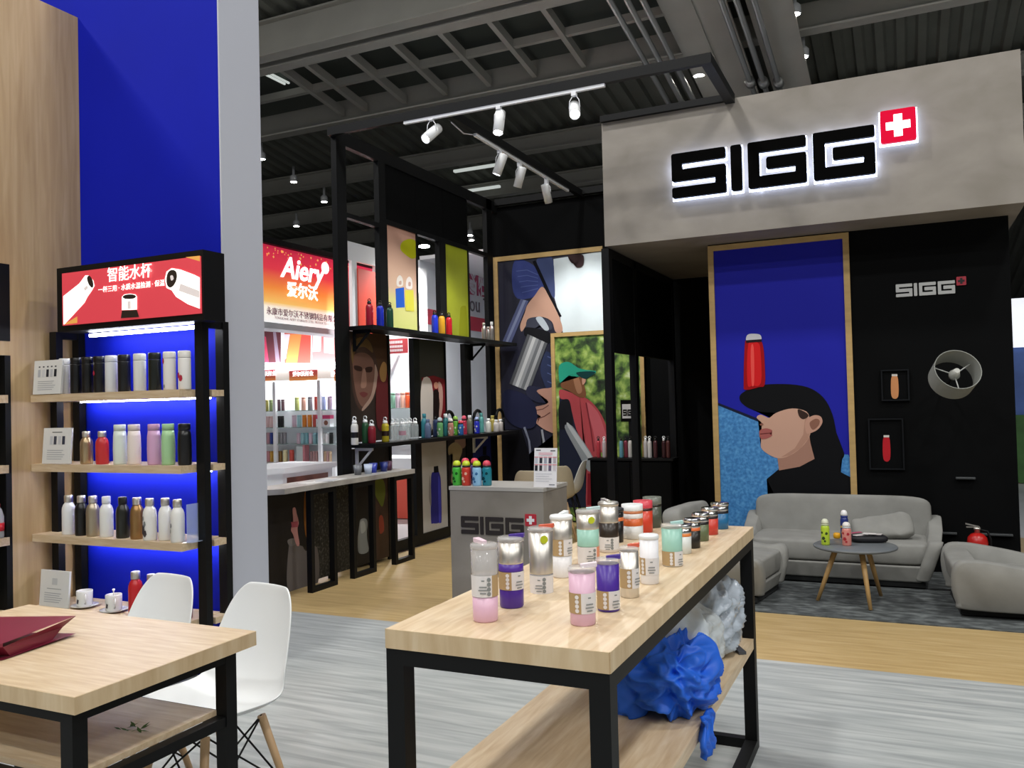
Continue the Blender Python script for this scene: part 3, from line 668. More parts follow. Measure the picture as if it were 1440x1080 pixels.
P.ink(C8((280, 546), (296, 526), (326, 524), (358, 546), (400, 556), (432, 560), (424, 572), (380, 582), (334, 572), (300, 596), (284, 606)), flat('2a9c82')); P.ink(C8((352, 566), (428, 562), (412, 582), (384, 592)), flat('143c3c'))
P.build('print', pn)

# low black cabinet along the back wall, sign card and bottles on it
t = thing('low_cabinet', 'low black cabinet in front of the forest poster', 'cabinet', (-2.92, 9.6, 0))
b = MB(); b.span((-3.40, 9.45, 0), (-2.42, 9.71, .80), BLACKP); b.build('body', t, w=True); b = MB(); b.span((-3.42, 9.43, .80), (-2.40, 9.715, .825), BLACK); b.build('cabinet_top', t, w=True)
for k in range(2):
    b = MB(); b.span((-3.39+k*.485, 9.435, .03), (-2.915+k*.485, 9.449, .78), BLACKP); b.build('door', t, w=True)
# open partition frame beside the passage
t = thing('room_divider', 'slim black open divider under the fascia corner', 'divider', (-2.46, 7.4, 0))
for y0, y1 in ((7.405, 7.50), (8.19, 8.28), (9.72, 9.80)):
    b = MB(); b.span((-2.50, y0, 0), (-2.43, y1, 2.90), BLACK); b.build('post', t, w=True)
b = MB(); b.span((-2.50, 7.50, 2.82), (-2.43, 9.72, 2.90), BLACK); b.build('header_rail', t, w=True)
b = MB(); b.span((-2.49, 8.28, 1.95), (-2.44, 9.72, 2.82), BLACKP); b.build('header_panel', t, w=True)
b = MB(); b.span((-2.49, 7.50, 1.95), (-2.44, 8.19, 2.82), BLACKP); b.build('header_panel', t, w=True)
a, d = on(871, 591, 1, 9.6), on(896, 562, 1, 9.6)
t = thing('small_sign', 'small black sign with white block letters on the low cabinet', 'sign', ((a.x+d.x)/2, 9.6, .825))
b = MB(); b.span((a.x, 9.66, a.z-.02), (d.x, 9.69, d.z), BLACKP); b.span(((a.x+d.x)/2-.02, 9.665, .825), ((a.x+d.x)/2+.02, 9.685, a.z-.02), BLACK); b.build('plate', t, w=True)
b = MB(); b.span((a.x+.02, 9.656, a.z+.02), (d.x-.02, 9.66, d.z-.05), mat('off_white_card', 'c9cacb', .5)); b.build('sign_face', t, w=True)
block_sign(t, (a.x+.03, 9.656, a.z+.05), .075, .003, BLACKP, BLACKP, WHITE, .5)

# ================================================================== bottle kit: every bottle is a thing with body, cap, bands
def bottle(name, label, P, parts, group=None, cat='bottle', rotz=0., n=20, extra=None):
    """parts: (part name, material, profile[(r, z)]) lathed about the upright axis"""
    t = thing(name, label, cat, P, rotz, group)
    for nm, m, prof in parts:
        b = MB(); b.lathe(prof, m, n); b.build(nm, t)
    if extra: extra(t)
    return t
def paint(c, rough=.32, **k): return mat('paint_'+c+('' if rough == .32 else '_%d' % (rough*100)), c, rough, **k)
def seat_px(px, py, ax, v, dz=0.): 
    p = on(px, py, ax, v); return p
def slim(label, P, col, h=.205, r=.033, group=None, lid=None, deco=None):
    m = paint(col); c = lid or m
    def ex(t):
        if deco:
            b = MB()
            for a, z, q, mm in deco:
                Rm = Matrix.Rotation(a, 4, 'Z')
                b.face([Rm @ Vector((r+.0006, dy*q, z+dz*q*1.3)) for dy, dz in ((-.5, -.5), (.1, -.7), (.55, -.2), (.4, .5), (-.2, .7), (-.6, .2))], mm)
            b.build('pattern', t)
    return bottle('vacuum_flask', label, P, [('body', m, [(r*.94, 0), (r, .006), (r, h*.80), (r*.98, h*.815)]), ('lid', c, [(r*.985, h*.825), (r, h*.83), (r, h*.975), (r*.9, h), (.001, h)])], group, extra=ex)
def taper(label, P, col, h=.22, r=.036, group=None):
    m = paint(col); return bottle('vacuum_flask', label, P, [('body', m, [(r*.9, 0), (r*.97, .008), (r, h*.4), (r*.95, h*.7), (r*.85, h*.84)]), ('lid', m, [(r*.87, h*.845), (r*.87, h*.985), (r*.8, h), (.001, h)])], group)
def necked(label, P, col, h=.225, r=.036, cap=None, group=None, deco=None, capcol=None):
    m = paint(col) if isinstance(col, str) else col; c = cap or STEEL
    def ex(t):
        if deco:
            b = MB()
            for a, z, q, mm in deco:
                Rm = Matrix.Rotation(a, 4, 'Z'); b.face([Rm @ Vector((r+.0006, dy*q, z+dz*q*1.5)) for dy, dz in ((-.5, -.4), (0, -.7), (.6, -.1), (.3, .6), (-.3, .5))], mm)
            b.build('pattern', t)
    return bottle('sports_bottle', label, P, [('body', m, [(r*.92, 0), (r, .008), (r, h*.60), (r*.96, h*.68), (r*.80, h*.755), (r*.60, h*.80), (r*.56, h*.82)]), ('cap', c, [(r*.60, h*.825), (r*.64, h*.83), (r*.64, h*.985), (r*.56, h), (.001, h)])], group, extra=ex)
BTOP = mat('black_bottle_top', '131313', .4)
def loop_bottle(label, P, col, h=.25, r=.035, group=None, top=None):
    m = col if not isinstance(col, str) else paint(col, .25, coat=.3); tm = top or BTOP
    def ex(t):
        b = MB(); b.tube([(.016*math.cos(a)*1., 0, h*.915+.020*math.sin(a)) for a in [PI*k/8 for k in range(9)]], .0045, tm, 6); b.build('carry_loop', t)
    return bottle('aluminium_bottle', label, P, [('body', m, [(r*.92, 0), (r, .01), (r, h*.66), (r*.93, h*.73), (r*.70, h*.785), (r*.5, h*.80)]), ('cap', tm, [(r*.52, h*.80), (r*.56, h*.81), (r*.56, h*.87), (r*.42, h*.90), (r*.3, h*.925), (.001, h*.925)])], group, extra=ex)
def round_pos(px, by, ax, v, hw=0): return on(px, by, ax, v)

# ================================================================== wall shelf unit with light box
SX0, SX1, SYF = -4.55, -3.405, 3.40
un = thing('shelf_unit', 'black steel shelf unit with oak shelves and a red light box on top', 'shelf unit', (-3.98, 3.45, 0))
def upart(name, a, c, m=BLACK, label=None, bev=0):
    b = MB(); b.span(a, c, m, bev); return b.build(name, un, w=True, label=label)
for x in (SX0, SX1):
    for y in (3.40, 3.55): upart('post', (x-.028, y-.022, 0), (x+.028, y+.022, 1.985))
    upart('side_rail', (x-.02, 3.422, 1.945), (x+.02, 3.528, 1.985)); upart('side_rail', (x-.02, 3.422, .02), (x+.02, 3.528, .06))
SHZ = (.355, .768, 1.172, 1.572)      # shelf undersides
for z in SHZ: upart('shelf', (-4.60, 3.27, z), (SX1-.03, 3.54, z+.042), OAKX)
for z in SHZ: upart('shelf_bracket', (SX1-.03, 3.44, z+.004), (SX1+.028, 3.53, z+.038), OAKX)
upart('back_panel', (-4.52, 3.575, .05), (SX1-.03, 3.583, 1.99), BLUE, 'blue back panel')
bx0, bx1 = on(80, 400, 1, 3.30).x, on(286, 400, 1, 3.30).x
byk = min(3.575, on(316, 400, 0, bx1).y)
upart('light_box', (bx0, 3.30, on(283, 450, 1, 3.30).z), (bx1, byk, on(283, 351, 1, 3.30).z), BLACK)
LBR = mat('lightbox_red', 'd84552', .5, emit=.38, ecol='e04450')
fa_, fb_ = on(88, 458, 1, 3.292), on(281.5, 360, 1, 3.292)
face = upart('light_box_face', (fa_.x, 3.292, fa_.z), (fb_.x, 3.299, fb_.z), LBR, 'glowing red face with white flasks and lettering')
LBW = mat('lightbox_white', 'fffdf5', .5, emit=1.1); LBK = mat('lightbox_dark', '2a211c', .5, emit=.1); LBS = mat('lightbox_silver', 'cfc6c4', .5, emit=.6); LBG = mat('lightbox_gold', 'd69a4a', .5, emit=.6)
P = Print(1, 3.292, -.0005)
def C5(*p): return [(40+x/4.8, 330+y/4.8) for x, y in p]
P.ink(C5((240, 606), (330, 552), (330, 596)), LBG, False); P.ink(C5((1060, 152), (1158, 142), (1158, 180)), LBG, False)
P.ink(C5((236, 416), (345, 330), (385, 275), (410, 275), (440, 310), (448, 345), (430, 378), (400, 420), (380, 460), (245, 606), (238, 606)), LBW, False)
P.ink(C5((398, 290), (412, 276), (432, 300), (440, 335), (434, 358), (416, 346), (402, 318)), LBK); P.ink(C5((376, 362), (398, 342), (406, 360), (384, 382)), LBS, False)
P.build('flask_picture', face); P = Print(1, 3.292, -.0005); P.k = 6
P.ink(C5((924, 300), (935, 250), (970, 226), (1030, 236), (1120, 270), (1160, 290), (1160, 500), (1080, 470), (1000, 420), (970, 376), (935, 360)), LBW, False)
P.ink(C5((936, 296), (946, 256), (972, 238), (1000, 250), (1006, 290), (990, 335), (962, 358), (940, 340)), LBK); P.ink(C5((962, 280), (978, 276), (984, 300), (968, 310)), LBS); P.ink(C5((1030, 330), (1160, 380), (1160, 430), (1020, 380)), LBS, False)
P.build('flask_picture', face); P = Print(1, 3.292, -.0005); P.k = 6
P.ink(C5((634, 420), (650, 404), (690, 398), (728, 404), (736, 420), (736, 506), (634, 510)), LBW, False); P.ink(C5((640, 420), (662, 406), (706, 404), (730, 416), (712, 432), (660, 434)), LBK); P.ink(C5((628, 564), (636, 512), (736, 508), (752, 556)), LBK, False); P.ink(C5((674, 450), (696, 448), (696, 502), (674, 504)), LBS, False)
P.build('flask_picture', face)
c1, c2 = on(40+680/4.8, 330+263/4.8, 1, 3.285), on(40+690/4.8, 330+352/4.8, 1, 3.285)
text('智能水杯', .085, c1, RY, LBW, 'lettering', face, .001, bold=.0006); text('一杯三用 · 水质水温检测 · 保温', .037, c2, RY, LBW, 'lettering', face, .001)
TUBE = mat('led_tube', 'ffffff', .5, emit=30, ecol='f2f6ff')
tb = upart('led_tube', (-4.30, 3.425, 1.945), (-3.46, 3.445, 1.962), TUBE, 'glowing white LED tube')
for z in SHZ[1:]: upart('led_strip', (-4.48, 3.50, z-.008), (SX1-.05, 3.512, z), mat('led_strip_glow', 'ffffff', .5, emit=40, ecol='f2f6ff'), 'thin LED strip')

# --- second unit, cut by the picture edge
u2 = thing('niche_shelves', 'dark niche with oak shelves let into the oak side wall', 'shelves', (OX-.15, 2.6, .12))
def n2(name, a_, c_, m=BLACK): b = MB(); b.span(a_, c_, m); return b.build(name, u2, w=True)
n2('niche_frame', (OX-.30, 3.118, .121), (OX+.004, 3.152, 1.839)); n2('niche_frame', (OX-.30, 3.06, 1.921), (OX+.004, 3.152, 2.359))
n2('back_panel', (OX-.31, 2.01, .121), (OX-.30, 3.118, 1.839), mat('dark_green_panel', '2f3a30', .5)); n2('back_panel', (OX-.31, 2.01, 1.921), (OX-.30, 3.06, 2.359), BLACKP)
for z in (.36, .77, 1.175, 1.57): n2('shelf', (OX-.299, 2.01, z), (OX+.012, 3.13, z+.045), OAKX)
bottle('water_bottle', 'clear water bottle with red label and pink cap in the oak wall niche', (OX-.022, 3.083, .815), [('body', mat('clear_pet', 'dfe6e8', .15, alpha=.45), [(.030, 0), (.033, .01), (.033, .12), (.022, .16), (.012, .175)]), ('label', paint('c8202c'), [(.0336, .04), (.0336, .085)]), ('cap', paint('e0606a'), [(.014, .175), (.014, .192), (.001, .193)])])

# --- shelf 4 (top row)
Y1 = 3.33
def sp(px, row, y=Y1): return Vector((on(px, (560, 660, 755, 850)[3-row] if row < 4 else 0, 1, y).x, y, SHZ[row]+.042))
def at_row(px, row, y=Y1): 
    py = {3: 552, 2: 648, 1: 748, 0: 845}[row]
    return Vector((on(px, py, 1, y).x, y, SHZ[row]+.042))
G1 = 'slim flasks on the top oak shelf'
PR = flat('b03044'); PK = flat('4a4448'); PG = flat('8a8f90')
slim('white slim flask with red blossom print next to the leaflet card', at_row(92, 3, 3.336), 'e9e9e6', group=G1, deco=[(-2.0, .03, .02, PR), (-1.7, .05, .02, PR), (-1.8, .12, .02, PK)])
for px, y_ in ((108, 3.336), (124, 3.336)): slim('plain black slim flask in the black trio', at_row(px, 3, y_), '0d0e10', group=G1)
slim('black slim flask with a small pink flower print', at_row(140.5, 3, 3.334), '0e0f11', group=G1, deco=[(-1.75, .11, .016, PR), (-1.75, .165, .01, PG)])
slim('white slim flask between two black flasks beside the flower one', at_row(157, 3), 'dcdfe2', group=G1)
slim('black slim flask between two white flasks', at_row(175, 3), '101216', group=G1)
slim('white slim flask in the middle of the open row', at_row(197, 3), 'e2e4e0', group=G1)
slim('dark green-black slim flask between white ones', at_row(218, 3), '141a16', group=G1)
slim('white slim flask with a red petal near its lid', at_row(239, 3), 'eceae6', group=G1, deco=[(-1.95, .155, .018, PR), (-1.75, .02, .012, PG)])
slim('white slim flask with red flowers low on its side', at_row(260, 3), 'eceae6', group=G1, deco=[(-1.9, .075, .018, PR), (-1.4, .06, .02, PR)])
# --- shelf 3
G2 = 'flasks on the second oak shelf'
necked('champagne gold bottle next to the red one', at_row(122, 2), mat('champagne_metal', 'b9a482', .3, .8), .185, .034, group=G2)
necked('red sports bottle with steel cap on the pastel row', at_row(144, 2), 'c23032', .185, .035, group=G2)
taper('pale mint tapered flask beside the cream-pink one', at_row(169, 2), 'dfeae0', group=G2); taper('pale cream-pink tapered flask beside the mint one', at_row(189, 2), 'eee3dc', group=G2)
taper('lilac pink tapered flask on the oak shelf', at_row(217, 2), 'd7a9cf', group=G2); taper('light green tapered flask on the oak shelf', at_row(237, 2), 'a9d6a2', group=G2); taper('black tapered flask at the end of the pastel row', at_row(260, 2), '121316', group=G2)
# --- shelf 2
G3 = 'sports bottles on the third oak shelf'
necked('white sports bottle at the wall end of the steel-capped row', at_row(97, 1), 'eceeee', group=G3)
necked('black sports bottle beside the champagne one', at_row(115, 1), '0f1012', group=G3)
necked('champagne sports bottle with broad shoulders', at_row(131, 1), mat('warm_steel', 'b3a892', .35, .7), group=G3)
necked('all white sports bottle with white cap', at_row(150, 1), 'f0f1ee', cap=WHITEP, group=G3)
necked('olive black sports bottle with black cap', at_row(173, 1), '23251f', cap=BTOP, group=G3)
necked('bronze brown sports bottle with steel cap', at_row(193, 1), mat('bronze_metal', 'a07d50', .35, .7), group=G3)
necked('white sports bottle with black ink-wash flower', at_row(211, 1, 3.31), 'eeeeea', group=G3, deco=[(-1.9, .06, .03, PK), (-1.6, .09, .018, PG), (-1.9, .12, .014, PG), (-1.5, .04, .02, PK)])
necked('plain white sports bottle behind the faint-print one', at_row(233, 1, 3.34), 'f0f1ee', group=G3)
necked('white sports bottle with a faint grey print', at_row(250, 1, 3.305), 'ecece8', group=G3, deco=[(-1.9, .09, .014, PG), (-2.1, .06, .012, PG)])
b = MB(); q = at_row(269, 1, 3.33); b.span((q.x-.002, 3.30, q.z), (q.x+.002, 3.40, q.z+.20), mat('clear_acrylic', 'cfe0ff', .1, alpha=.35)); b.span((q.x-.03, 3.30, q.z), (q.x+.03, 3.40, q.z+.004), MATS['clear_acrylic']); tag(b.build('acrylic_stand'), 'clear upright acrylic stand at the end of the oak shelf', 'stand')
# --- shelf 1
necked('tall red sports bottle beside the white cups', at_row(191, 0), 'c8262c', .235, .038)
necked('patterned steel sports bottle behind the white chair', at_row(213, 0, 3.36), mat('etched_steel', '9a9a96', .4, .6, var=.5, scale=60), .22, .034)
necked('white steel-capped bottle low behind the chair back', at_row(234, 0, 3.36), 'f0f0ee', .21, .038)
slim('short dark red flask low behind the chair back', at_row(261, 0, 3.36), 'a01822', .19, .034)
def cup(px, label, y=3.35, spoon=False):
    p = at_row(px, 0, y); t = thing('cup_and_saucer', label, 'cup', p, -.6, 'white cups on the lowest oak shelf'); m = mat('glazed_white', 'f2f2ee', .18)
    b = MB(); b.lathe([(.030, 0), (.04, .004), (.072, .014), (.074, .017), (.04, .008), (.001, .008)], m, 28); b.build('saucer', t)
    b = MB(); b.lathe([(.036, .009), (.042, .014), (.044, .095), (.042, .098), (.040, .094), (.038, .02), (.001, .018)], m, 28); b.build('cup_body', t)
    b = MB(); b.tube([(.043, 0, .08), (.062, 0, .082), (.072, 0, .06), (.064, 0, .036), (.043, 0, .03)], .005, m, 8); b.build('handle', t)
    b = MB(); b.face([(.0446*math.cos(a), .0446*math.sin(a), z) for a, z in ((-1.2, .03), (-.9, .028), (-.8, .05), (-1.1, .055))], PK); b.build('print', t)
    if spoon:
        b = MB(); b.tube([(-.02, .0, .02), (-.005, 0, .11), (.0, 0, .125)], [.003, .003, .008], m, 8); b.build('spoon', t)
cup(119, 'white cup on a saucer next to the card'); cup(160, 'white cup on a saucer with a spoon standing in it', 3.33, True)
# leaflet cards
def card(px0, px1, row, h, label, y=3.29, lean=.0, kind=0):
    p0, p1 = at_row(px0, row, y), at_row(px1, row, y); z = SHZ[row]+.042; t = thing('leaflet_card', label, 'card', ((p0.x+p1.x)/2, y, z), 0, 'cards on the oak shelves')
    w = p1.x-p0.x; b = MB(); b.box((0, 0, h/2+.002), (w, .012, h), mat('card_white', 'e3e4e2', .5), rot=Matrix.Rotation(-.08, 4, 'X')); b.build('sheet', t)
    b = MB(); PKc = flat('55575c'); fy = lambda z: -.0068-.0+(z-h/2)*.08
    def rc(x0, x1, z0, z1, m):
        b.face([(x0*w, fy(z0*h)-.0006, z0*h), (x1*w, fy(z0*h)-.0006, z0*h), (x1*w, fy(z1*h)-.0006, z1*h), (x0*w, fy(z1*h)-.0006, z1*h)], m)
    if kind == 0:
        for x, c in ((-.3, 'b8bcc4'), (-.15, 'd5d7da'), (.0, '30323a'), (.14, 'c4c6ca'), (.28, '2a2c32')): rc(x-.045, x+.045, .52, .74, flat(c)); rc(x-.03, x+.03, .80, .84, PKc)
    elif kind == 1:
        for x, c in ((-.2, 'c9cbd0'), (-.06, '4a4c58'), (.10, 'c9cbd0'), (.24, '3f4250')): rc(x-.05, x+.05, .55, .78, flat(c))
        rc(-.18, .18, .88, .90, PKc)
    else: rc(-.08, .10, .62, .8, flat('c9cccd')); rc(-.25, .25, .5, .52, flat('a9adad'))
    for k in range(5): rc(-.33, .2+.1*((k*7) % 3)/2, .14+.06*k, .155+.06*k, flat('a9adb4'))
    b.build('print', t)
card(49, 88, 3, .195, 'white leaflet card with five flask pictures on the top oak shelf', 3.279); card(62, 101, 2, .205, 'white leaflet card with dark flask pictures on the second shelf', 3.30, kind=1); card(58, 98, 0, .205, 'pale leaflet card beside the white cups', 3.30, kind=2)

# ================================================================== near table on the aisle
t = thing('dining_table', 'oak-topped table with black legs and a lower shelf beside the white chairs', 'table', (-2.6, 1.9, 0))
def p_(name, a, c, m=BLACK, bev=0): b = MB(); b.span(a, c, m, bev); return b.build(name, t, w=True)
TZ = .80
p_('table_top', (-2.96, 1.447, TZ-.044), (-1.885, 2.088, TZ), OAKX); p_('edge_band', (-2.96, 1.444, TZ-.044), (-1.882, 1.447, TZ-.0005), OAKE); p_('edge_band', (-1.885, 1.447, TZ-.044), (-1.882, 2.088, TZ-.0005), OAKE)
LX = (-2.90, -1.945); LY = (1.49, 2.02)
for x in LX:
    for y in LY: p_('leg', (x-.022, y-.022, 0), (x+.022, y+.022, TZ-.08))
for y in LY: p_('top_rail', (LX[0]-.022, y-.022, TZ-.08), (LX[1]+.022, y+.022, TZ-.044)); p_('shelf_rail', (LX[0]+.022, y-.018, .525), (LX[1]-.022, y+.018, .555))
for x in LX: p_('top_rail', (x-.021, LY[0]+.022, TZ-.08), (x+.021, LY[1]-.022, TZ-.044)); p_('shelf_rail', (x-.018, LY[0]+.022, .525), (x+.018, LY[1]-.022, .555))
p_('lower_shelf', (-2.88, 1.512, .5555), (-1.965, 1.998, .572), OAKX)
# dark red paper bag lying flat
BAG = mat('dark_red_paper', '7c2038', .45, var=.08, scale=5); BAGD = BAG
t = thing('paper_bag', 'dark red paper gift bag lying folded on the oak table', 'bag', (-2.4, 1.7, TZ))
A, B_, C_, D_ = on(-60, 868, 2, TZ+.048), on(107, 866, 2, TZ+.063), on(4, 905, 2, TZ+.048), on(-110, 925, 2, TZ+.048)
b = MB(); b.face([A, B_, C_, D_], BAG)
z = lambda p, h: Vector((p.x, p.y, h))
b.face([z(A, TZ+.002), z(B_, TZ+.008), z(C_, TZ+.002), z(D_, TZ+.002)], BAG); b.face([A, D_, z(D_, TZ+.002), z(A, TZ+.002)], BAG)
E1 = on(72, 902, 2, TZ+.003); E0 = on(14, 922, 2, TZ+.004); Em = on(88, 882, 2, TZ+.033)
b.face([B_, Em, E1, E0, z(C_, TZ+.038)], BAGD); b.face([C_, z(C_, TZ+.038), E0, on(-80, 924, 2, TZ+.004), D_], BAGD)
b.build('bag_body', t, w=True)
b = MB(); b.face([E0, E1, Em+Vector((0, 0, .002)), on(18, 912, 2, TZ+.023)], BAG); b.build('bag_flap', t, w=True)
# scrap of greenery on the lower shelf
b = MB(); q = on(193, 1026, 2, .575)
for k in range(14):
    a = random.uniform(0, 6.28); c = q+Vector((random.uniform(-.05, .05), random.uniform(-.02, .02), 0)); L = random.uniform(.02, .04)
    d = Vector((math.cos(a), math.sin(a), .3))*L; s = Vector((-math.sin(a), math.cos(a), 0))*.005; b.face([c, c+d*.5+s, c+d, c+d*.5-s], flat('4f6b3a'))
for f in b.bm.verts: f.co.z = max(f.co.z, .574)
tag(b.build('leaf_sprig'), 'small green sprig left on the lower shelf of the oak table', 'sprig')

# ================================================================== moulded shell chairs
SHELL = mat('white_shell_plastic', 'eef1f2', .35); SHELLB = mat('beige_shell_plastic', 'b9ae96', .45); CHW = mat('chair_beech', 'c4a27a', .5, var=.1, scale=14, stretch=(1, 1, .2))
def shell_chair(label, loc, rotz, m=SHELL, group='shell chairs', wood=True, sc=.92):
    """faces -Y; seat pan and back in one moulded shell on four dowel legs"""
    t = thing('shell_chair', label, 'chair', loc, rotz, group); t.scale = (sc, sc, sc)
    prof = [(-.235, .425), (-.225, .445), (-.18, .452), (-.08, .438), (.03, .425), (.11, .43), (.165, .465), (.195, .53), (.215, .62), (.232, .72), (.243, .79), (.246, .82)]
    half = [.17, .195, .215, .228, .232, .232, .228, .222, .212, .19, .155, .11]
    lift = [.0, .012, .03, .05, .06, .06, .045, .02, .0, .0, .0, .0]; fw = [.0, .0, .0, .0, .0, .02, .05, .075, .07, .05, .03, .015]
    b = MB(); NU = 15; g = []
    for (y, zz), h, li, f_ in zip(prof, half, lift, fw):
        row = []
        for i in range(NU):
            u = -1+2*i/(NU-1); k = abs(u)**2.4; row.append(b.bm.verts.new((h*u*(1-.04*u*u), y-f_*k, zz+li*k)))
        g.append(row)
    i0 = b.mi(m)
    for r in range(len(g)-1):
        for i in range(NU-1):
            f = b.bm.faces.new((g[r][i], g[r][i+1], g[r+1][i+1], g[r+1][i])); f.material_index = i0; f.smooth = True
    s = b.build('shell', t); md = s.modifiers.new('thick', 'SOLIDIFY'); md.thickness = .008; md.offset = -1; sb = s.modifiers.new('sub', 'SUBSURF'); sb.levels = 1; sb.render_levels = 2
    feet = []
    for sx in (-1, 1):
        for sy in (-1, 1):
            b = MB(); top = Vector((sx*.125, sy*.11-.02, .415)); ft = Vector((sx*.205, sy*.20-.01, .0)); feet.append((top, ft))
            b.tube([ft, top], [.010, .015], CHW if wood else BLACK, 10); b.build('leg', t)
    b = MB(); M_ = [f.lerp(tp, .42) for tp, f in feet]; Tp = [tp for tp, f in feet]
    for i, j in ((0, 1), (2, 3), (0, 2), (1, 3)):
        b.tube([M_[i], Tp[j]], .0035, BLACK, 6); b.tube([M_[j], Tp[i]], .0035, BLACK, 6)
    b.build('wire_brace', t)
    return t
shell_chair('white shell chair at the corner of the oak table', (-2.225, 2.26, 0), math.radians(-10), sc=1.03)
shell_chair('white shell chair in front of the shelf unit', (-2.72, 2.28, 0), math.radians(-8), sc=1.03)

# ================================================================== bar along the display frame
t = thing('bar_counter', 'grey-topped bar with dark picture panels and black hoop legs', 'bar counter', (-4.55, 6.2, 0))
def p_(name, a, c, m=BLACK, bev=0, label=None): b = MB(); b.span(a, c, m, bev); return b.build(name, t, w=True, label=label)
BARTOP = ramp_mat('grey_stone_laminate', [(.3, '8d8a86'), (.5, 'a3a09b'), (.7, 'b5b2ad')], 4, rough=.5)
b = MB(); b.prism([(-4.70, 5.10, .835), (-4.48, 5.10, .835), (-4.38, 5.20, .835), (-4.38, 7.12, .835), (-4.70, 7.12, .835)], (0, 0, .042), BARTOP); b.build('bar_top', t, w=True)
for k, y in enumerate((5.56, 6.14, 6.80)):
    b = MB(); dy = .30
    for yy in (y, y+dy): b.span((-4.45, yy-.02, 0), (-4.40, yy+.02, .834), BLACK)
    b.span((-4.45, y+.02, 0), (-4.40, y+dy-.02, .04), BLACK); b.span((-4.45, y+.02, .79), (-4.40, y+dy-.02, .834), BLACK); b.build('hoop_leg', t, w=True)
p_('corner_post', (-4.69, 5.13, 0), (-4.64, 5.19, .834))
yy = 5.20; labs = ('dark print of a figure beside a grey horse', 'dark speckled foliage print', 'dark print of pale blossom', 'dark print of a white sculpture head', 'brown print of hanging leaves')
BARP = mat('bar_dark_print', '161416', .5, var=.3, scale=5); SPK = ramp_mat('speckled_print', [(.45, '141413'), (.6, '3a3a36'), (.75, '77756c')], 45, rough=.5)
edges = (5.20, 5.78, 6.05, 6.40, 6.68, 6.44)
spans = ((5.20, 5.80), (5.84, 6.06), (6.10, 6.40), (6.44, 6.68), (6.72, 7.0)); mats_ = (BARP, SPK, SPK, BARP, mat('brown_print', '3f2a1f', .5, var=.4, scale=6))
BP = -4.62
def BPr(): return Print(0, BP, .0005)
pans = []
for (a, c), m, lb in zip(spans, mats_, labs):
    b = MB(); b.span((BP-.02, a, .03), (BP, c, .834), m); pans.append(b.build('print_panel', t, w=True, label=lb))
    b = MB(); b.span((BP-.02, c, .0), (BP+.005, c+.04, .834), BLACK); b.build('panel_post', t, w=True)
P = BPr(); P.ink([(406, 770), (412, 766), (425, 768), (430, 775), (446, 770), (447, 820), (420, 834), (404, 826)], flat('6d6763')); P.ink([(404, 760), (414, 757), (418, 764), (408, 768)], flat('77726e'))
P.ink([(411, 716), (415, 714), (417, 722), (420, 735), (418, 745), (421, 765), (417, 767), (412, 752), (409, 745), (412, 732)], flat('c58f88')); P.ink([(409, 734), (419, 733), (419, 741), (410, 742)], flat('a8555c'), False)
P.ink([(428, 694), (433, 693), (434, 720), (436, 752), (430, 755), (427, 730)], flat('8a5a2a')); P.build('print', pans[0])
P = BPr(); P.ink([(505, 740), (507, 731), (513, 729), (517, 735), (516, 755), (518, 775), (505, 778), (503, 760)], flat('8d9190')); P.ink([(507, 735), (512, 733), (514, 745), (508, 750)], flat('aeb2b0')); P.build('print', pans[3])
P = BPr(); P.ink([(528, 676), (538, 674), (542, 690), (538, 712), (532, 705), (526, 690)], flat('6f7a35')); P.ink([(533, 728), (538, 726), (540, 745), (534, 750)], flat('9a4a38')); P.build('print', pans[4])
# things on the bar
for k, (px, py, c, lb) in enumerate(((508, 651, '6c6f74', 'dark grey cup on the bar'), (519, 655, 'c3d0e6', 'pale blue cup on the bar'), (530, 657, '2f42b8', 'bright blue cup on the bar'), (541, 652, '27347e', 'navy cup on the bar'), (551, 650, '5a3550', 'plum cup on the bar'))):
    p = on(px, py+6, 0, -4.52); y = p.y
    bottle('cup', lb, (-4.56+.03*(k % 2), min(7.05, y), .877), [('body', paint(c), [(.030, 0), (.040, .09), (.038, .088), (.03, .012), (.001, .01)])], 'cups on the bar', 'cup')
b = MB(); b.box((-4.50, 5.93, .8785), (.19, .28, .003), mat('white_paper', 'd9d9d6', .6), rot=.2); b.box((-4.49, 5.68, .8785), (.15, .21, .003), MATS['white_paper'], rot=-.3); b.box((-4.49, 5.88, .8815), (.15, .20, .0025), mat('grey_paper', 'b8bcc0', .6), rot=.35)
tag(b.build('brochure'), 'white brochures spread on the bar', 'brochure')

# ================================================================== concrete-look counter with block letters
t = thing('reception_counter', 'square concrete-look counter with black block letters and a red cross square', 'counter', (-2.55, 5.35, 0))
b = MB(); b.span((-2.90, 5.17, 0), (-2.195, 5.60, .905), CONC); b.build('body', t, w=True); b = MB(); b.span((-2.905, 5.165, .905), (-2.19, 5.605, .93), mat('counter_top_grey', 'aaa7a2', .5, var=.06, scale=4)); b.build('counter_top', t, w=True)
b = MB(); b.span((-2.82, 5.60, .3), (-2.28, 5.602, .32), CONC); b.build('rear_rail', t, w=True)
block_sign(t, (-2.815, 5.17, .605), .122, .006, mat('dark_brown_letter', '241d1b', .5), mat('cross_red', 'b52436', .5), WHITE, .98)
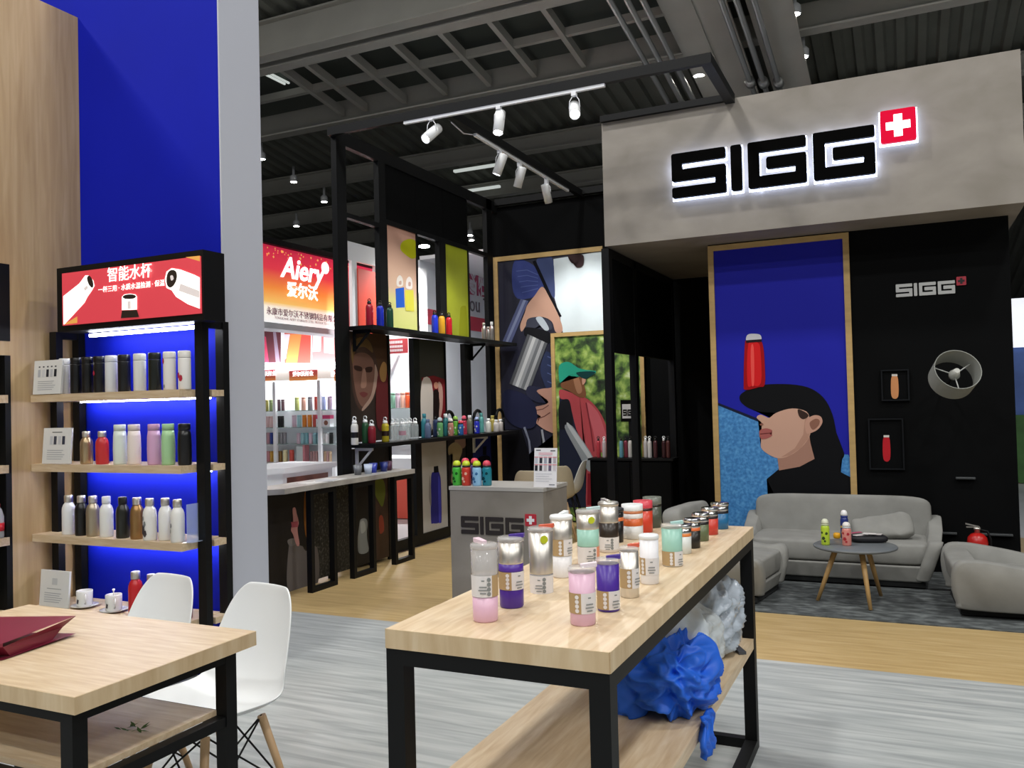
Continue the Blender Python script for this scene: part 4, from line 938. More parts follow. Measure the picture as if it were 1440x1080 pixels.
# kids bottles
def kids(label, P, col, capc, r=.035, h=.155, ring='1d1d1d', deco=None):
    m = paint(col, .3)
    def ex(tt):
        b = MB()
        for a, z_, q in ((-1.9, .05, .022), (-1.2, .085, .018), (-1.6, .03, .014), (-2.3, .09, .015)):
            Rm = Matrix.Rotation(a, 4, 'Z'); b.face([Rm @ Vector((r+.0008, dy*q, z_+dz*q)) for dy, dz in ((-.6, -.3), (.1, -.6), (.6, 0), (.2, .6), (-.4, .5))], flat(deco or '2a3a2a'))
        b.build('pattern', tt)
    return bottle('kids_bottle', label, P, [('body', m, [(r*.93, 0), (r, .008), (r, h*.62), (r*.95, h*.68), (r*.8, h*.74)]), ('collar', paint(ring), [(r*.84, h*.74), (r*.9, h*.75), (r*.9, h*.79), (r*.84, h*.80)]), ('cap', paint(capc), [(r*.86, h*.80), (r*.86, h*.86), (r*.72, h*.94), (r*.45, h*.985), (.001, h)])], 'kids bottles on the counter', extra=ex)
KB = [(643, 5.24, '46b53c', 'c3d62e', 'green kids bottle with lime cap', '1d5a22'), (656, 5.24, 'c83a2a', 'c3d62e', 'red kids bottle with lime cap', 'e8b7a0'), (671, 5.24, '8fc0e4', 'c3d62e', 'pale blue kids bottle with lime cap', '3a6a9a'), (685, 5.27, '1f7f90', 'd9445c', 'teal kids bottle with pink cap', '0f3a44'), (655, 5.36, 'd9dfe0', 'd9445c', 'white kids bottle with pink cap behind the red one', '9aa0a2'), (668, 5.36, '5a4a86', 'd9445c', 'purple kids bottle with pink cap behind the pale blue one', '2a2050')]
for px, y, c, cc, lb, dc in KB: kids(lb, (on(px, 676, 1, y).x, y, .93), c, cc, h=.175 if y < 5.3 else .185, r=.033, deco=dc)
# leaflet stand on the counter
q = on(766, 683, 1, 5.215); t = thing('leaflet_stand', 'white leaflet with rows of product pictures standing on the counter', 'leaflet', (q.x, 5.225, .93))
b = MB(); b.box((0, .012, .131), (.165, .005, .262), mat('leaflet_white', 'e4e3e6', .45), rot=Matrix.Rotation(-.12, 4, 'X')); b.build('sheet', t)
b = MB(); b.box((0, .055, .075), (.1, .003, .15), MATS['clear_acrylic'], rot=Matrix.Rotation(.35, 4, 'X')); b.build('easel_back', t)
b = MB(); fy = lambda zz: .0085+(zz-.131)*.12
def rc(x0, x1, z0, z1, c): b.face([(x0, fy(z0)-.0008, z0), (x1, fy(z0)-.0008, z0), (x1, fy(z1)-.0008, z1), (x0, fy(z1)-.0008, z1)], flat(c))
rc(-.07, -.035, .244, .250, '3d4046'); rc(.035, .07, .240, .247, '5a5d62'); rc(-.05, .05, .215, .232, 'd9b8bf')
cs = ('b9bfca', '30323a', '9aa0ac', '3a3346', 'b0a9b0', '2a2b32', '3c3a3e', 'b9b4b8', '6a6076', 'c9c2c8')
for k in range(10):
    x = -.066+(k % 5)*.033; z_ = .178 if k < 5 else .128
    rc(x-.010, x+.010, z_-.018, z_+.018, cs[k]); rc(x-.014, x+.014, z_+.020, z_+.025, 'd0707c')
for k in range(4): rc(-.07, .05-.02*(k % 2), .088-.016*k, .091-.016*k, 'b8b9c0')
rc(.03, .07, .016, .022, '7a7c84'); b.build('print', t)

# chairs and a small table behind the counter
shell_chair('beige shell chair behind the leaflet on the counter', (-3.45, 7.97, 0), math.radians(184), SHELLB, 'shell chairs', True, 1.)
shell_chair('beige shell chair next to the white chair behind the counter', (-3.50, 8.52, 0), math.radians(215), SHELLB, 'shell chairs', True, 1.)
shell_chair('white shell chair seen from the side behind the counter', (-3.60, 9.16, 0), math.radians(-80), SHELL, 'shell chairs', False, 1.)

# ================================================================== bottles on the display frame shelves and the low cabinet
def fpos(px, py, z, dx=.13): 
    x = FX+dx; p = on(px, py, 0, x); return Vector((x, p.y, z))
G5 = 'aluminium bottles on the upper frame shelf'
for px, c, lb in ((520, 'a81f30', 'dark red aluminium bottle beside the blue one on the upper shelf'), (535, '1d2fb4', 'royal blue aluminium bottle between red and green'), (548.5, '234a38', 'dark green aluminium bottle on the upper shelf'), (611.5, '1f33c0', 'royal blue aluminium bottle beside the yellow one'), (621.5, 'd39a24', 'amber yellow aluminium bottle'), (631.5, 'c01c28', 'bright red aluminium bottle beside the yellow one')):
    loop_bottle(lb, fpos(px, 462, 2.262), c, .27, .036, G5)
SILV = mat('satin_aluminium', 'c2bcb8', .3, .9)
for px, h in ((681, .22), (687, .18), (692, .25)): necked('satin aluminium bottle with a pale cap at the shelf end', fpos(px, 480, 2.262), SILV, h, .028, WHITEP if px > 690 else None, G5)
GL = mat('clear_glass', 'dfe9ea', .08, alpha=.30, coat=.6)
def loopcap(label, px, py, col, h=.235, r=.036, dx=.13, band=None, group='loop-cap bottles on the middle frame shelf'):
    m = col if not isinstance(col, str) else paint(col)
    def ex(tt):
        b = MB(); b.tube([(.018*math.cos(a), 0, h*.93+.018*math.sin(a)) for a in [2*PI*k/10 for k in range(10)]], .006, WHITEP, 6, True); b.build('carry_loop', tt)
        if band:
            b = MB(); b.lathe([(r*1.02, h*.25), (r*1.02, h*.45)], band, 20, cap=False); b.build('band', tt)
    return bottle('drinking_bottle', label, fpos(px, py, 1.149, dx), [('body', m, [(r*.92, 0), (r, .008), (r, h*.62), (r*.9, h*.70), (r*.62, h*.76)]), ('cap', WHITEP, [(r*.66, h*.76), (r*.7, h*.78), (r*.6, h*.86), (.001, h*.87)])], group, extra=ex)
loopcap('white loop-cap bottle with a black band', 499, 622, 'dfe0dd', .26, .034, band=paint('1a1a1a'))
loopcap('green loop-cap bottle behind the red one', 514, 621, '2c5a3a', .26, .034, .05); loopcap('dark red loop-cap bottle', 523, 620, '8a2230', .215, .038)
loopcap('yellow loop-cap bottle with a dark band', 542, 617, 'b9a82a', .24, .036, band=paint('2a1a14'))
for px, dx, lb in ((553, .14, 0), (558, .06, 0), (566, .15, 1), (571, .07, 0), (577, .06, 0), (584, .14, 0)):
    loopcap('clear glass loop-cap bottle with pink print' if lb else 'clear glass loop-cap bottle', px, 616-(px-553)*.09, GL, .215, .036, dx, paint('c98aa0', alpha=.6) if lb else None)
G6 = 'printed bottles on the middle frame shelf'
rowm = ((597, '3a8a98', .26, 'n', .07), (602, '5f6f8e', .20, 'n', .15), (613, '2f3f66', .24, 'l', .06), (619, '5f9a62', .215, 'k', .15), (627, '2a6f72', .25, 'w', .09), (634, 'b07a6a', .20, 'k', .16), (641, '63a83a', .22, 'k', .10), (648, '2a5f9e', .17, 'k', .17), (653, 'b0304a', .22, 'k', .11), (661, '6f7464', .22, 'w', .14), (671, '2a34b8', .20, 'k', .16), (677, '5fa8a4', .24, 'n', .08), (687, 'd6d6cf', .17, 'w', .15), (693, 'a89a4a', .20, 'n', .08), (698, 'c9c4c0', .15, 'w', .17), (704, 'b9b2ae', .15, 'w', .15))
nm_ = ('tall teal', 'slate blue', 'navy loop-top', 'leaf green printed', 'deep teal white-capped', 'rose tan printed', 'lime green pump-top', 'sky blue', 'crimson pump-top', 'grey green white-capped', 'ultramarine', 'pale turquoise', 'ivory', 'mustard', 'pale satin', 'warm grey satin')
for (px, c, h, kd, dx), nn in zip(rowm, nm_):
    P_ = fpos(px, 614-(px-597)*.07, 1.149, dx); lb = nn+' bottle on the middle frame shelf'
    if kd == 'l': loop_bottle(lb, P_, c, h, .033, G6)
    elif kd == 'k': kids(lb, P_, c, {'63a83a': '9ad05a', 'b0304a': 'd8506a', '5f9a62': 'b9c9d2', 'b07a6a': 'd9d4cc', '2a5f9e': 'd04a5a', '2a34b8': '8fa2c8'}[c], .033, h, deco='cfd2c8')['group'] if 0 else tag(kids(lb, P_, c, {'63a83a': '9ad05a', 'b0304a': 'd8506a', '5f9a62': 'b9c9d2', 'b07a6a': 'd9d4cc', '2a5f9e': 'd04a5a', '2a34b8': '8fa2c8'}[c], .033, h, deco='cfd2c8'), lb, 'bottle', G6)
    else: necked(lb, P_, c, h, .034, WHITEP if kd == 'w' else paint(c), G6)
for px, dx in ((632, .05), (672, .04), (703, .05)):
    p = fpos(px, 600, 1.149, dx); t = thing('bottle_sling', 'black arched sling strap standing behind the small bottles', 'sling', p, 0, 'black straps behind the bottles')
    b = MB(); b.tube([(0, .10*math.cos(a), .17+.10*math.sin(a)) for a in [PI*k/10 for k in range(11)]], .02, BLACK, 8); b.tube([(0, .10, .17), (0, .10, 0)], .02, BLACK, 8); b.tube([(0, -.10, .17), (0, -.10, 0)], .02, BLACK, 8); b.build('strap_band', t)
# bottles on the low cabinet
G7 = 'bottles on the low black cabinet'
for px, c, lb in ((842, 'b03a44', 'coral bottle on the low cabinet'), (850, 'b9aeb0', 'grey patterned bottle on the low cabinet'), (856, 'c08a80', 'salmon bottle on the low cabinet'), (874, '5f93a4', 'steel blue bottle on the low cabinet'), (879, '7a3040', 'wine red bottle on the low cabinet'), (885, 'c9c4c0', 'off-white bottle on the low cabinet'), (893, '2f6a3a', 'green bottle on the low cabinet'), (907, 'bdb8b6', 'pale silver bottle on the low cabinet'), (914, 'd0cdca', 'white bottle with white cap on the low cabinet'), (922, '4a2a2e', 'dark maroon bottle on the low cabinet'), (934, '3a1f22', 'dark brown bottle on the low cabinet'), (940, '54302e', 'reddish brown bottle on the low cabinet')):
    p = on(px, 640, 1, 9.55); loop_bottle(lb, (p.x, 9.55+(.04 if px % 2 else 0), .825), c, .25, .0245, G7, WHITEP if px in (907, 914, 934, 850) else None)

# ================================================================== display table in the middle of the picture
t = thing('display_table', 'long oak-topped display table with black frame and a lower shelf full of mugs on top', 'table', (-.91, 2.77, 0))
def p_(name, a, c, m=BLACK, bev=0): b = MB(); b.span(a, c, m, bev); return b.build(name, t, w=True)
p_('table_top', (-1.205, 1.803, .892), (-.616, 3.755, .94), OAKY); 
b = MB(); b.span((-1.2055, 1.8, .892), (-.6155, 1.803, .9398), OAKE); b.span((-.616, 1.803, .892), (-.613, 3.755, .9398), OAKE); b.build('edge_band', t, w=True)
for x in (-1.18, -.641):
    for y in (1.828, 3.73): p_('leg', (x-.025, y-.025, 0), (x+.025, y+.025, .852))
for y in (1.828, 3.73): p_('top_rail', (-1.205, y-.025, .852), (-.616, y+.025, .892)); p_('floor_rail', (-1.155, y-.02, 0), (-.666, y+.02, .04))
for x in (-1.18, -.641): p_('top_rail', (x-.025, 1.853, .852), (x+.025, 3.705, .892)); p_('floor_rail', (x-.025, 1.853, 0), (x+.025, 3.705, .04))
p_('lower_shelf', (-1.205, 1.856, .43), (-.618, 3.702, .472), OAKY)

# ---- tumblers and mugs: centre x, base y, top y, width in the photo
KRAFT = mat('kraft_paper', 'b59a70', .7); LABW = mat('label_white', 'e6e4e6', .5); PINK = 'e3b9cf'; PURP = '4a2a92'; MINT = '9fd0c0'
CLR = mat('clear_tritan', 'e9e6e4', .08, alpha=.38, coat=.5)
def tumbler(label, cx, by, ty, w, zones, lid, tab=None, sleeve=None, taper=.9, tabdir=1, tagc=None, kind='tumbler'):
    """zones: (from, to, material) fractions of the height; sleeve: (from, to, facing angle)"""
    p0 = on(cx, by, 2, .94); k = depth(p0)/FPX; el = (CAMH-.94)/depth(p0)
    P = on(cx, by-w*.5*el, 2, .94); k = depth(P)/FPX; H = (by-w*.5*el-ty)*k*1.0; R = w*k/2
    tt = thing(kind, label, 'mug', P, 0, 'tumblers and mugs on the display table')
    rr = lambda f: R*(taper+(1-taper)*f)
    for a, c, m, nm in zones:
        b = MB(); b.lathe([(rr(a)*(.95 if a == 0 else 1), a*H+.0003), (rr(a+.02), (a+.02)*H), (rr(c), c*H)], m, 28); b.build(nm, tt)
    if lid is not None:
        b = MB(); z0 = zones[-1][1]*H; Rt = rr(1)
        b.lathe([(Rt*.99, z0), (Rt*1.05, z0+.003), (Rt*1.05, z0+.010), (Rt*.97, z0+.014), (Rt*.55, z0+.016), (.001, z0+.016)], lid, 28); L_ = b.build('lid', tt)
        if tab is not None:
            b = MB(); a = tabdir; u = Vector((math.cos(a), math.sin(a), 0)); s = Vector((-u.y, u.x, 0)); zz = z0+.009
            b.prism([u*(-Rt*.1)+s*.007+Vector((0, 0, zz)), u*(Rt*1.12)+s*.009+Vector((0, 0, zz+.004)), u*(Rt*1.12)-s*.009+Vector((0, 0, zz+.004)), u*(-Rt*.1)-s*.007+Vector((0, 0, zz))], (0, 0, .011), tab, .001); b.build('flip_tab', L_)
    if sleeve:
        a, c, ang, mA, mB = sleeve; b = MB(); n = 40; fA = .35 if mA is LABW else .29
        for i in range(n):
            t0, t1 = ang+2*PI*i/n, ang+2*PI*(i+1)/n; m = mA if i < n*fA else mB
            q = lambda th, f: Vector(((rr(f)+.0012)*math.cos(th), (rr(f)+.0012)*math.sin(th), f*H))
            b.face([q(t0, a), q(t1, a), q(t1, c), q(t0, c)], m, True)
        S = b.build('paper_sleeve', tt)
        b = MB(); th = ang+2*PI*(fA-.04)
        for i in range(4):
            f = a+(c-a)*(.16+.22*i); r_ = rr(f)+.0022; cc = Vector((r_*math.cos(th), r_*math.sin(th), f*H)); s = Vector((-math.sin(th), math.cos(th), 0))*.0055
            b.face([cc+s*math.cos(x)+Vector((0, 0, .0055*math.sin(x))) for x in [2*PI*j/8 for j in range(8)]], LABW if mA is KRAFT else PG)
        th2 = ang+2*PI*(.40 if mA is KRAFT else .24); f = a+(c-a)*.75; r_ = rr(f)+.0022
        for dz, wd in ((0, .004), (-.016, .010), (-.024, .012), (-.032, .008)):
            cc = Vector((r_*math.cos(th2), r_*math.sin(th2), f*H+dz)); s = Vector((-math.sin(th2), math.cos(th2), 0))*wd; b.face([cc-s, cc+s, cc+s+Vector((0, 0, .003)), cc-s+Vector((0, 0, .003))], PG)
        b.build('sleeve_print', S)
    if tagc:
        b = MB(); th = -.9; b.face([Vector(((R+.002)*math.cos(th), (R+.002)*math.sin(th), H*.86))+Vector((-math.sin(th)*.012*math.cos(x), math.cos(th)*.012*math.cos(x), .012*math.sin(x))) for x in [2*PI*j/12 for j in range(12)]], tagc); b.build('round_tag', tt)
    return tt
TB, TC = 'body', 'upper_body'
tumbler('tall pink-based tumbler with clear upper half and white lid tab', 683, 877, 766, 38, [(0, .34, paint(PINK), TB), (.34, .60, CLR, 'label_zone'), (.60, .95, CLR, TC)], CLR, paint('ead0dc'), (.335, .615, -2.75, LABW, KRAFT), .92, 2.6)
tumbler('tall steel tumbler with purple bands and purple lid tab', 720, 857, 757, 36, [(0, .52, paint(PURP), TB), (.52, .64, paint('55359e'), 'upper_band'), (.64, .95, STEEL, TC)], CLR, paint('4a2f96'), (.27, .53, -3.0, KRAFT, LABW), .93, .2)
tumbler('tall steel tumbler with orange lid tab and lime tag', 762, 836, 744, 35, [(0, .30, CLR, TB), (.30, .96, STEEL, TC)], CLR, paint('e0674a'), (.0, .28, -2.9, LABW, LABW), .90, .15, paint('c2cf28'))
tumbler('steel-topped tumbler with white base and white lid', 791, 814, 727, 31, [(0, .36, paint('e9e8ea'), TB), (.36, .62, STEEL, 'label_zone'), (.62, .96, STEEL, TC)], WHITEP, WHITEP, (.37, .64, -2.9, KRAFT, LABW), .86, 1.5)
tumbler('steel tumbler with a mint green band', 828, 798, 719, 32, [(0, .36, paint('ead9d4'), TB), (.36, .68, paint(MINT), 'band'), (.68, .96, STEEL, TC)], CLR, paint('c6dfe0'), (.04, .36, -2.6, LABW, paint('e09070')), .93, .4, paint('c2cf28'))
tumbler('steel tumbler with a dark brown band', 857, 778, 709, 28, [(0, .32, paint('e2d9d4'), TB), (.32, .62, paint('2e2620'), 'band'), (.62, .97, STEEL, TC)], STEEL, STEEL, (.06, .32, -2.9, LABW, LABW), .95, 2.4)
tumbler('black mug with orange ring half hidden behind the brown-banded tumbler', 866, 764, 718, 24, [(0, .68, paint('17181a'), TB), (.68, .80, paint('e07a44'), 'ring'), (.80, .97, paint('202224'), TC)], paint('2a2c2e'), None)
tumbler('white food jar with orange stripes', 890, 759, 709, 30, [(0, .38, paint('dfe0de'), TB), (.38, .60, paint('d86a36'), 'stripe'), (.60, .74, paint('e6e4e2'), 'white_band'), (.74, .82, paint('c77a4e'), 'thin_stripe'), (.82, 1.0, WHITEP, 'jar_lid')], None, None, None, .97, kind='food_jar')
tumbler('red food jar with pink-red lid', 905, 750, 702, 27, [(0, .66, paint('d2432c'), TB), (.66, .74, paint('3a1816'), 'seam'), (.74, .96, paint('d84a58'), 'jar_lid')], None, None, None, .96, kind='food_jar')
tumbler('olive grey food jar at the back of the table', 918, 743, 697, 26, [(0, .66, paint('4f564a'), TB), (.66, .74, paint('23261f'), 'seam'), (.74, .96, paint('70756c'), 'jar_lid')], None, None, None, .96, kind='food_jar')
tumbler('short pink tumbler with kraft sleeve', 820, 882, 798, 38, [(0, .92, paint(PINK), TB)], CLR, paint('f0e2e8'), (.22, .58, -3.2, KRAFT, LABW), .93, .5)
tumbler('short purple tumbler with kraft sleeve', 856, 862, 788, 33, [(0, .94, paint('4a2c98'), TB)], CLR, paint('4a3296'), (.05, .42, -3.1, KRAFT, LABW), .93, .3)
tumbler('short steel tumbler with kraft sleeve and orange tab', 886, 842, 771, 27, [(0, .94, STEEL, TB)], CLR, paint('e0674a'), (.2, .60, -2.9, KRAFT, LABW), .95, .2)
tumbler('tall white tumbler with printed sleeve', 914, 823, 754, 27, [(0, .94, paint('eeedf0'), TB)], WHITEP, None, (.2, .56, -3.6, KRAFT, LABW), .93)
tumbler('short mint tumbler with kraft sleeve', 946, 798, 739, 29, [(0, .36, paint('d9d9d6'), TB), (.36, .94, paint(MINT), TC)], CLR, paint('b5dcd8'), (.03, .38, -3.0, KRAFT, LABW), .95, .5)
for cx, by, ty, w, c, rg, lb in ((961, 780, 741, 24, 'd9dedb', 'e0803a', 'white mug with orange ring and steel lid'), (974, 772, 733, 23, '26221e', 'e0703a', 'black mug with orange ring and steel lid'), (986, 762, 725, 23, '646f50', '1d1b1c', 'olive green mug with steel lid'), (999, 753, 717, 23, 'cc4438', '241a1c', 'coral red mug with steel lid'), (1013, 745, 710, 24, '256a9a', '15161c', 'blue mug with steel lid at the table corner')):
    tumbler(lb, cx, by, ty, w, [(0, .66, paint(c), TB), (.66, .78, paint(rg), 'ring'), (.78, .97, CHROME, 'steel_lid')], CHROME, None, None, .93, kind='lidded_mug')

# ---- plastic bag and bundled blue cloth on the lower shelf
def nz(p, s): return math.sin(p.x*s*1.7+1.3*math.sin(p.y*s*.9+.5))*math.cos(p.y*s*1.3+1.1*math.sin(p.z*s*1.1))+.5*math.sin(p.z*s*2.3+p.x*s*1.9)
BLUEC = mat('bright_blue_cloth', '1f66dc', .55, var=.12, scale=5)
from mathutils import noise
def heap(name, label, cat, c, size, m, amp, fq, seed, nseg=110, zmin=.4725, sq=.8, parent=None, xmax=None):
    """crumpled soft mass: squarish lump with warped ridge folds, flat where it rests"""
    b = MB(); t_ = bmesh.new(); bmesh.ops.create_uvsphere(t_, u_segments=nseg, v_segments=nseg//2, radius=1); off = Vector((seed*3.1, seed*1.7, seed*.9))
    g = lambda q: math.copysign(abs(q)**sq, q)
    for v in t_.verts:
        n = v.co.normalized(); p0 = Vector((g(n.x)*size[0], g(n.y)*size[1], g(n.z)*size[2]))
        w = noise.noise_vector(p0*fq*.55+off)*.55
        q = Vector(((p0.x+p0.z*.5)*fq*1.15, (p0.y*.8+p0.x*.5)*fq*.55, (p0.z-p0.y*.45)*fq*1.5))+off+w*1.6
        r1 = math.sqrt((noise.noise(q)*1.9)**2+.012); r2 = math.sqrt((noise.noise(q*2.1+Vector((5, 1, 2)))*1.9)**2+.02)
        k = .55-r1*1.0-r2*.45+noise.noise(p0*4.5+off)*.9
        p = p0+n*amp*k+Vector(c)
        p.z = max(p.z, zmin+.0006*(1+n.x))
        if xmax is not None and p.x > xmax: p.x = xmax+(p.x-xmax)*.35
        v.co = p
    b.add(t_, Matrix.Identity(4), m, True); return tag(b.build(name), label, cat)
cc = on(948, 962, 0, -.735)
heap('cloth_bundle', 'crumpled bundle of bright blue cloth spilling from the lower shelf', 'cloth', (-.755, cc.y, .585), (.165, .20, .125), BLUEC, .054, 9, 3, 230, sq=.7)
# hanging corner of the cloth over the shelf edge
b = MB(); g = []
for i in range(9):
    row = []
    for j in range(9):
        u, v_ = i/8, j/8; y = cc.y-.19+.11*u+.02*math.sin(9*v_); zz = .50-.115*v_; x = -.609+.010*math.sin(14*u+3*v_)+.006*v_
        row.append(b.bm.verts.new((x+.012, y+(.03*(u-.5))*v_, zz)))
    g.append(row)
i0 = b.mi(BLUEC)
for i in range(8):
    for j in range(8):
        f = b.bm.faces.new((g[i][j], g[i+1][j], g[i+1][j+1], g[i][j+1])); f.material_index = i0; f.smooth = True
o = b.build('hanging_fold', bpy.data.objects['cloth_bundle']); md = o.modifiers.new('thick', 'SOLIDIFY'); md.thickness = .012
POLY = mat('frosted_poly_bag', 'dfe7ea', .25, alpha=.8, coat=.4, var=.08, scale=14); FOIL = mat('crinkled_clear_film', 'c3ceda', .2, alpha=.85, coat=.6, var=.2, scale=18)
heap('plastic_bag', 'white frosted plastic bag around the blue cloth', 'plastic bag', (-.80, cc.y+.30, .61), (.16, .22, .145), POLY, .03, 9, 5, 110, sq=.75)
heap('plastic_wrap', 'crinkled clear plastic wrap bulging behind the bag', 'plastic bag', (-.745, cc.y+.64, .63), (.125, .19, .145), FOIL, .032, 11, 9, 110, sq=.75)
b = MB(); b.box((-.655, 3.52, .4785), (.03, .14, .012), mat('dark_grey_strip', '4a4c50', .5), rot=.5); tag(b.build('tape_strip'), 'short dark strip lying on the lower shelf', 'strip')

# ================================================================== on the coffee table
CT = .008+.404
def cpos(px, py): return on(px, py, 2, CT)
p = cpos(1161, 766); kids('lime bottle with dark bird print on the coffee table', p, 'b9d43a', 'd8dcc4', .030, .19, 'c3cfa8', '3a4a2a')['group'] = 'bottles on the coffee table'
p = cpos(1191, 767); kids('salmon pink bottle with fruit print on the coffee table', p, 'd98a80', 'e9e4e0', .032, .17, 'c8d0d8', 'b0303a')['group'] = 'bottles on the coffee table'
p = cpos(1188, 757); kids('navy bottle with white cap behind the salmon one', p, '27357a', 'f0f0f0', .029, .215, '2a3a86', 'c9a03a')['group'] = 'bottles on the coffee table'
p = cpos(1177, 757); b = MB(); b.lathe([(.02, 0), (.026, .006), (.026, .035), (.018, .042), (.001, .042)], paint('e2a51e'), 16, p); tag(b.build('orange_stopper'), 'small orange-yellow lid lying by the salmon bottle', 'lid')
q = cpos(1222, 762); t = thing('pouch', 'black pouch with white and red packets on the coffee table', 'pouch', q, .25)
b = MB(); soft(b, I4, (.26, .17, .05), 24, mat('black_pouch_cloth', '15141a', .6), (0, .02, .025), .5); b.build('pouch_body', t)
for k, (x, y, w_, d_, c, r_) in enumerate(((-.06, -.01, .11, .04, 'd9d4d4', .5), (.03, .02, .13, .06, 'c9c4c2', -.4), (-.08, .05, .10, .03, 'b04a6a', .6), (.0, -.03, .09, .03, 'e6e2e0', -.2))):
    b = MB(); b.box((x, y, .052+.004*k), (w_, d_, .006), paint(c), .002, rot=r_); b.build('packet', t)

# ================================================================== neighbouring red booth seen through and beside the frame
BX = -7.5
BW = mat('booth_white', 'e8eaee', .5); BRED = mat('booth_red', 'd8442c', .5); BGREY = mat('booth_grey', 'b6bac0', .5)
nb = thing('exhibition_booth', 'neighbouring white booth with a glowing red and orange sign', 'booth', (-8.5, 10, 0))
def n_(name, a, c, m=BW, label=None): b = MB(); b.span(a, c, m); return b.build(name, nb, w=True, label=label)
n_('roof_beam', (-12.6, 7.2, 3.66), (-7.46, 11.35, 3.74), BLACK)
sg = n_('sign_box', (-7.75, 7.2, 2.63), (-7.5, 11.35, 3.65), grad_mat('sign_sunset', [(0, 'ffffff'), (.20, 'fff6e4'), (.27, 'f6c067'), (.45, 'ee8a3e'), (.7, 'd83a48'), (1, 'c42a48')], 2, 2.63, 3.65, emit=.6), 'glowing red to orange sign with white lettering')
SW = mat('sign_white', 'ffffff', .5, emit=1.5)
ym = on(425, 395, 0, BX); text('Aiery', .40, (BX+.006, ym.y, ym.z+.13), RX, SW, 'lettering', sg, .004, shear=.25, bold=.008)
ym = on(424, 408, 0, BX); text('爱尔沃', .22, (BX+.006, ym.y+.02, ym.z-.03), RX, SW, 'lettering', sg, .004, bold=.004)
TXT = mat('sign_purple_text', '8a5a72', .5)
ya, yb = on(372, 437, 0, BX), on(476, 452, 0, BX); text('永康市爱尔沃不锈钢制品有限公司', .108, (BX+.006, (ya.y+yb.y)/2+.05, ya.z), RX, TXT, 'lettering', sg, .003)
text('YONGKANG AIERY STAINLESS STEEL PRODUCTS CO., LTD', .05, (BX+.006, (ya.y+yb.y)/2+.05, 2.70), RX, mat('sign_pale_text', 'c9b4b8', .5), 'lettering', sg, .002)
b = MB()
for k in range(60):
    y = random.uniform(8.6, 10.6); z_ = 3.62-abs(random.gauss(0, .10)); s = random.uniform(.008, .022); b.face([(BX+.004, y-s, z_), (BX+.004, y, z_-s), (BX+.004, y+s, z_), (BX+.004, y, z_+s)], mat('sign_gold_fleck', 'e8a860', .5, emit=.6))
b.build('gold_flecks', sg, w=True)
b = MB(); c = on(457, 377, 0, BX); b.lathe([(.001, 0), (.085, 0), (.085, .004)], SW, 20, (BX+.003, c.y, c.z), Matrix.Rotation(PI/2, 4, 'Y')); b.build('round_emblem', sg, w=True)
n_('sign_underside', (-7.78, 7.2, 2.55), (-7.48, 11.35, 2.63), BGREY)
n_('rear_wall', (-12.6, 11.5, 0), (-6.92, 11.6, 3.66)); n_('side_wall', (-12.6, 7.2, 0), (-12.5, 11.5, 3.66)); n_('end_post', (-7.62, 11.28, 0), (-7.48, 11.42, 2.55), BW); n_('end_post', (-6.93, 11.42, 0), (-6.85, 11.62, 3.66), BW)
YW = 11.5
def wx(px, py): return on(px, py, 1, YW-.02)
# picture row high on the rear wall
def pic(x0, x1, y0, y1, inks, label):
    a, d = wx(x0, y1), wx(x1, y0); o = n_('wall_picture', (a.x, YW-.02, a.z), (d.x, YW, d.z), BW, label); P = Print(1, YW-.02, -.0008)
    for pts, c in inks: P.ink(pts, flat(c), False)
    P.build('print', o)
pic(368, 395, 465, 510, [([(368, 466), (395, 467), (395, 510), (368, 510)], '5a3238'), ([(368, 470), (374, 474), (378, 510), (368, 510)], 'b5405a'), ([(384, 466), (388, 466), (394, 510), (388, 510)], '8a7a8a')], 'plum and rose flask picture')
pic(400, 437, 468, 511, [([(400, 468), (437, 470), (437, 511), (400, 511)], 'd8564a'), ([(408, 470), (424, 470), (418, 511), (402, 511)], 'e08a4e'), ([(400, 470), (408, 470), (402, 505), (400, 505)], 'd9d0d8')], 'orange and red flask picture')
pic(439, 471, 470, 510, [([(439, 470), (471, 472), (471, 510), (439, 510)], 'c97a78'), ([(440, 472), (452, 472), (451, 494), (440, 495)], 'd9eae8'), ([(455, 474), (470, 475), (470, 498), (456, 496)], 'ecd4d8')], 'pale flask picture on rose')
pic(472, 486, 470, 510, [([(472, 470), (486, 471), (486, 510), (472, 510)], 'd8643e')], 'orange flask picture')
a, d = wx(362, 520), wx(492, 512); n_('light_cove', (a.x, YW-.45, a.z), (d.x, YW, d.z+.02), mat('cove_glow', 'ffffff', .5, emit=12, ecol='f6f8ff'))
a, d = wx(362, 538), wx(492, 519); n_('header_board', (a.x, YW-.40, a.z), (d.x, YW-.36, d.z), mat('header_cream', 'efe6dc', .5, emit=.35))
for x0, x1 in ((362, 387), (407, 446), (470, 492)):
    a, d = on(x0, 536, 1, YW-.405), on(x1, 519.5, 1, YW-.405); o = n_('header_card', (a.x, YW-.408, a.z), (d.x, YW-.40, d.z), grad_mat('header_red', [(0, 'd88a4e'), (.4, 'a84a3e'), (1, '9a3a44')], 2, a.z, d.z, emit=.4), 'red card with white lettering')
    text('爱尔沃杯业', .085, ((a.x+d.x)/2, YW-.411, (a.z+d.z)/2+.02), RY, SW, 'lettering', o, .002, bold=.002)
GLS = mat('shelf_glass', 'b9cfcb', .1, alpha=.5)
rows = (577, 600, 623); zr = [wx(420, y).z for y in rows]+[wx(420, 648).z]
for k, y in enumerate(rows):
    for x0, x1 in ((366, 404), (408, 467), (469, 492), (540, 590)):
        a, d = wx(x0, y), wx(x1, y); n_('glass_shelf', (a.x, YW-.36, zr[k]-.012), (d.x, YW, zr[k]), GLS)
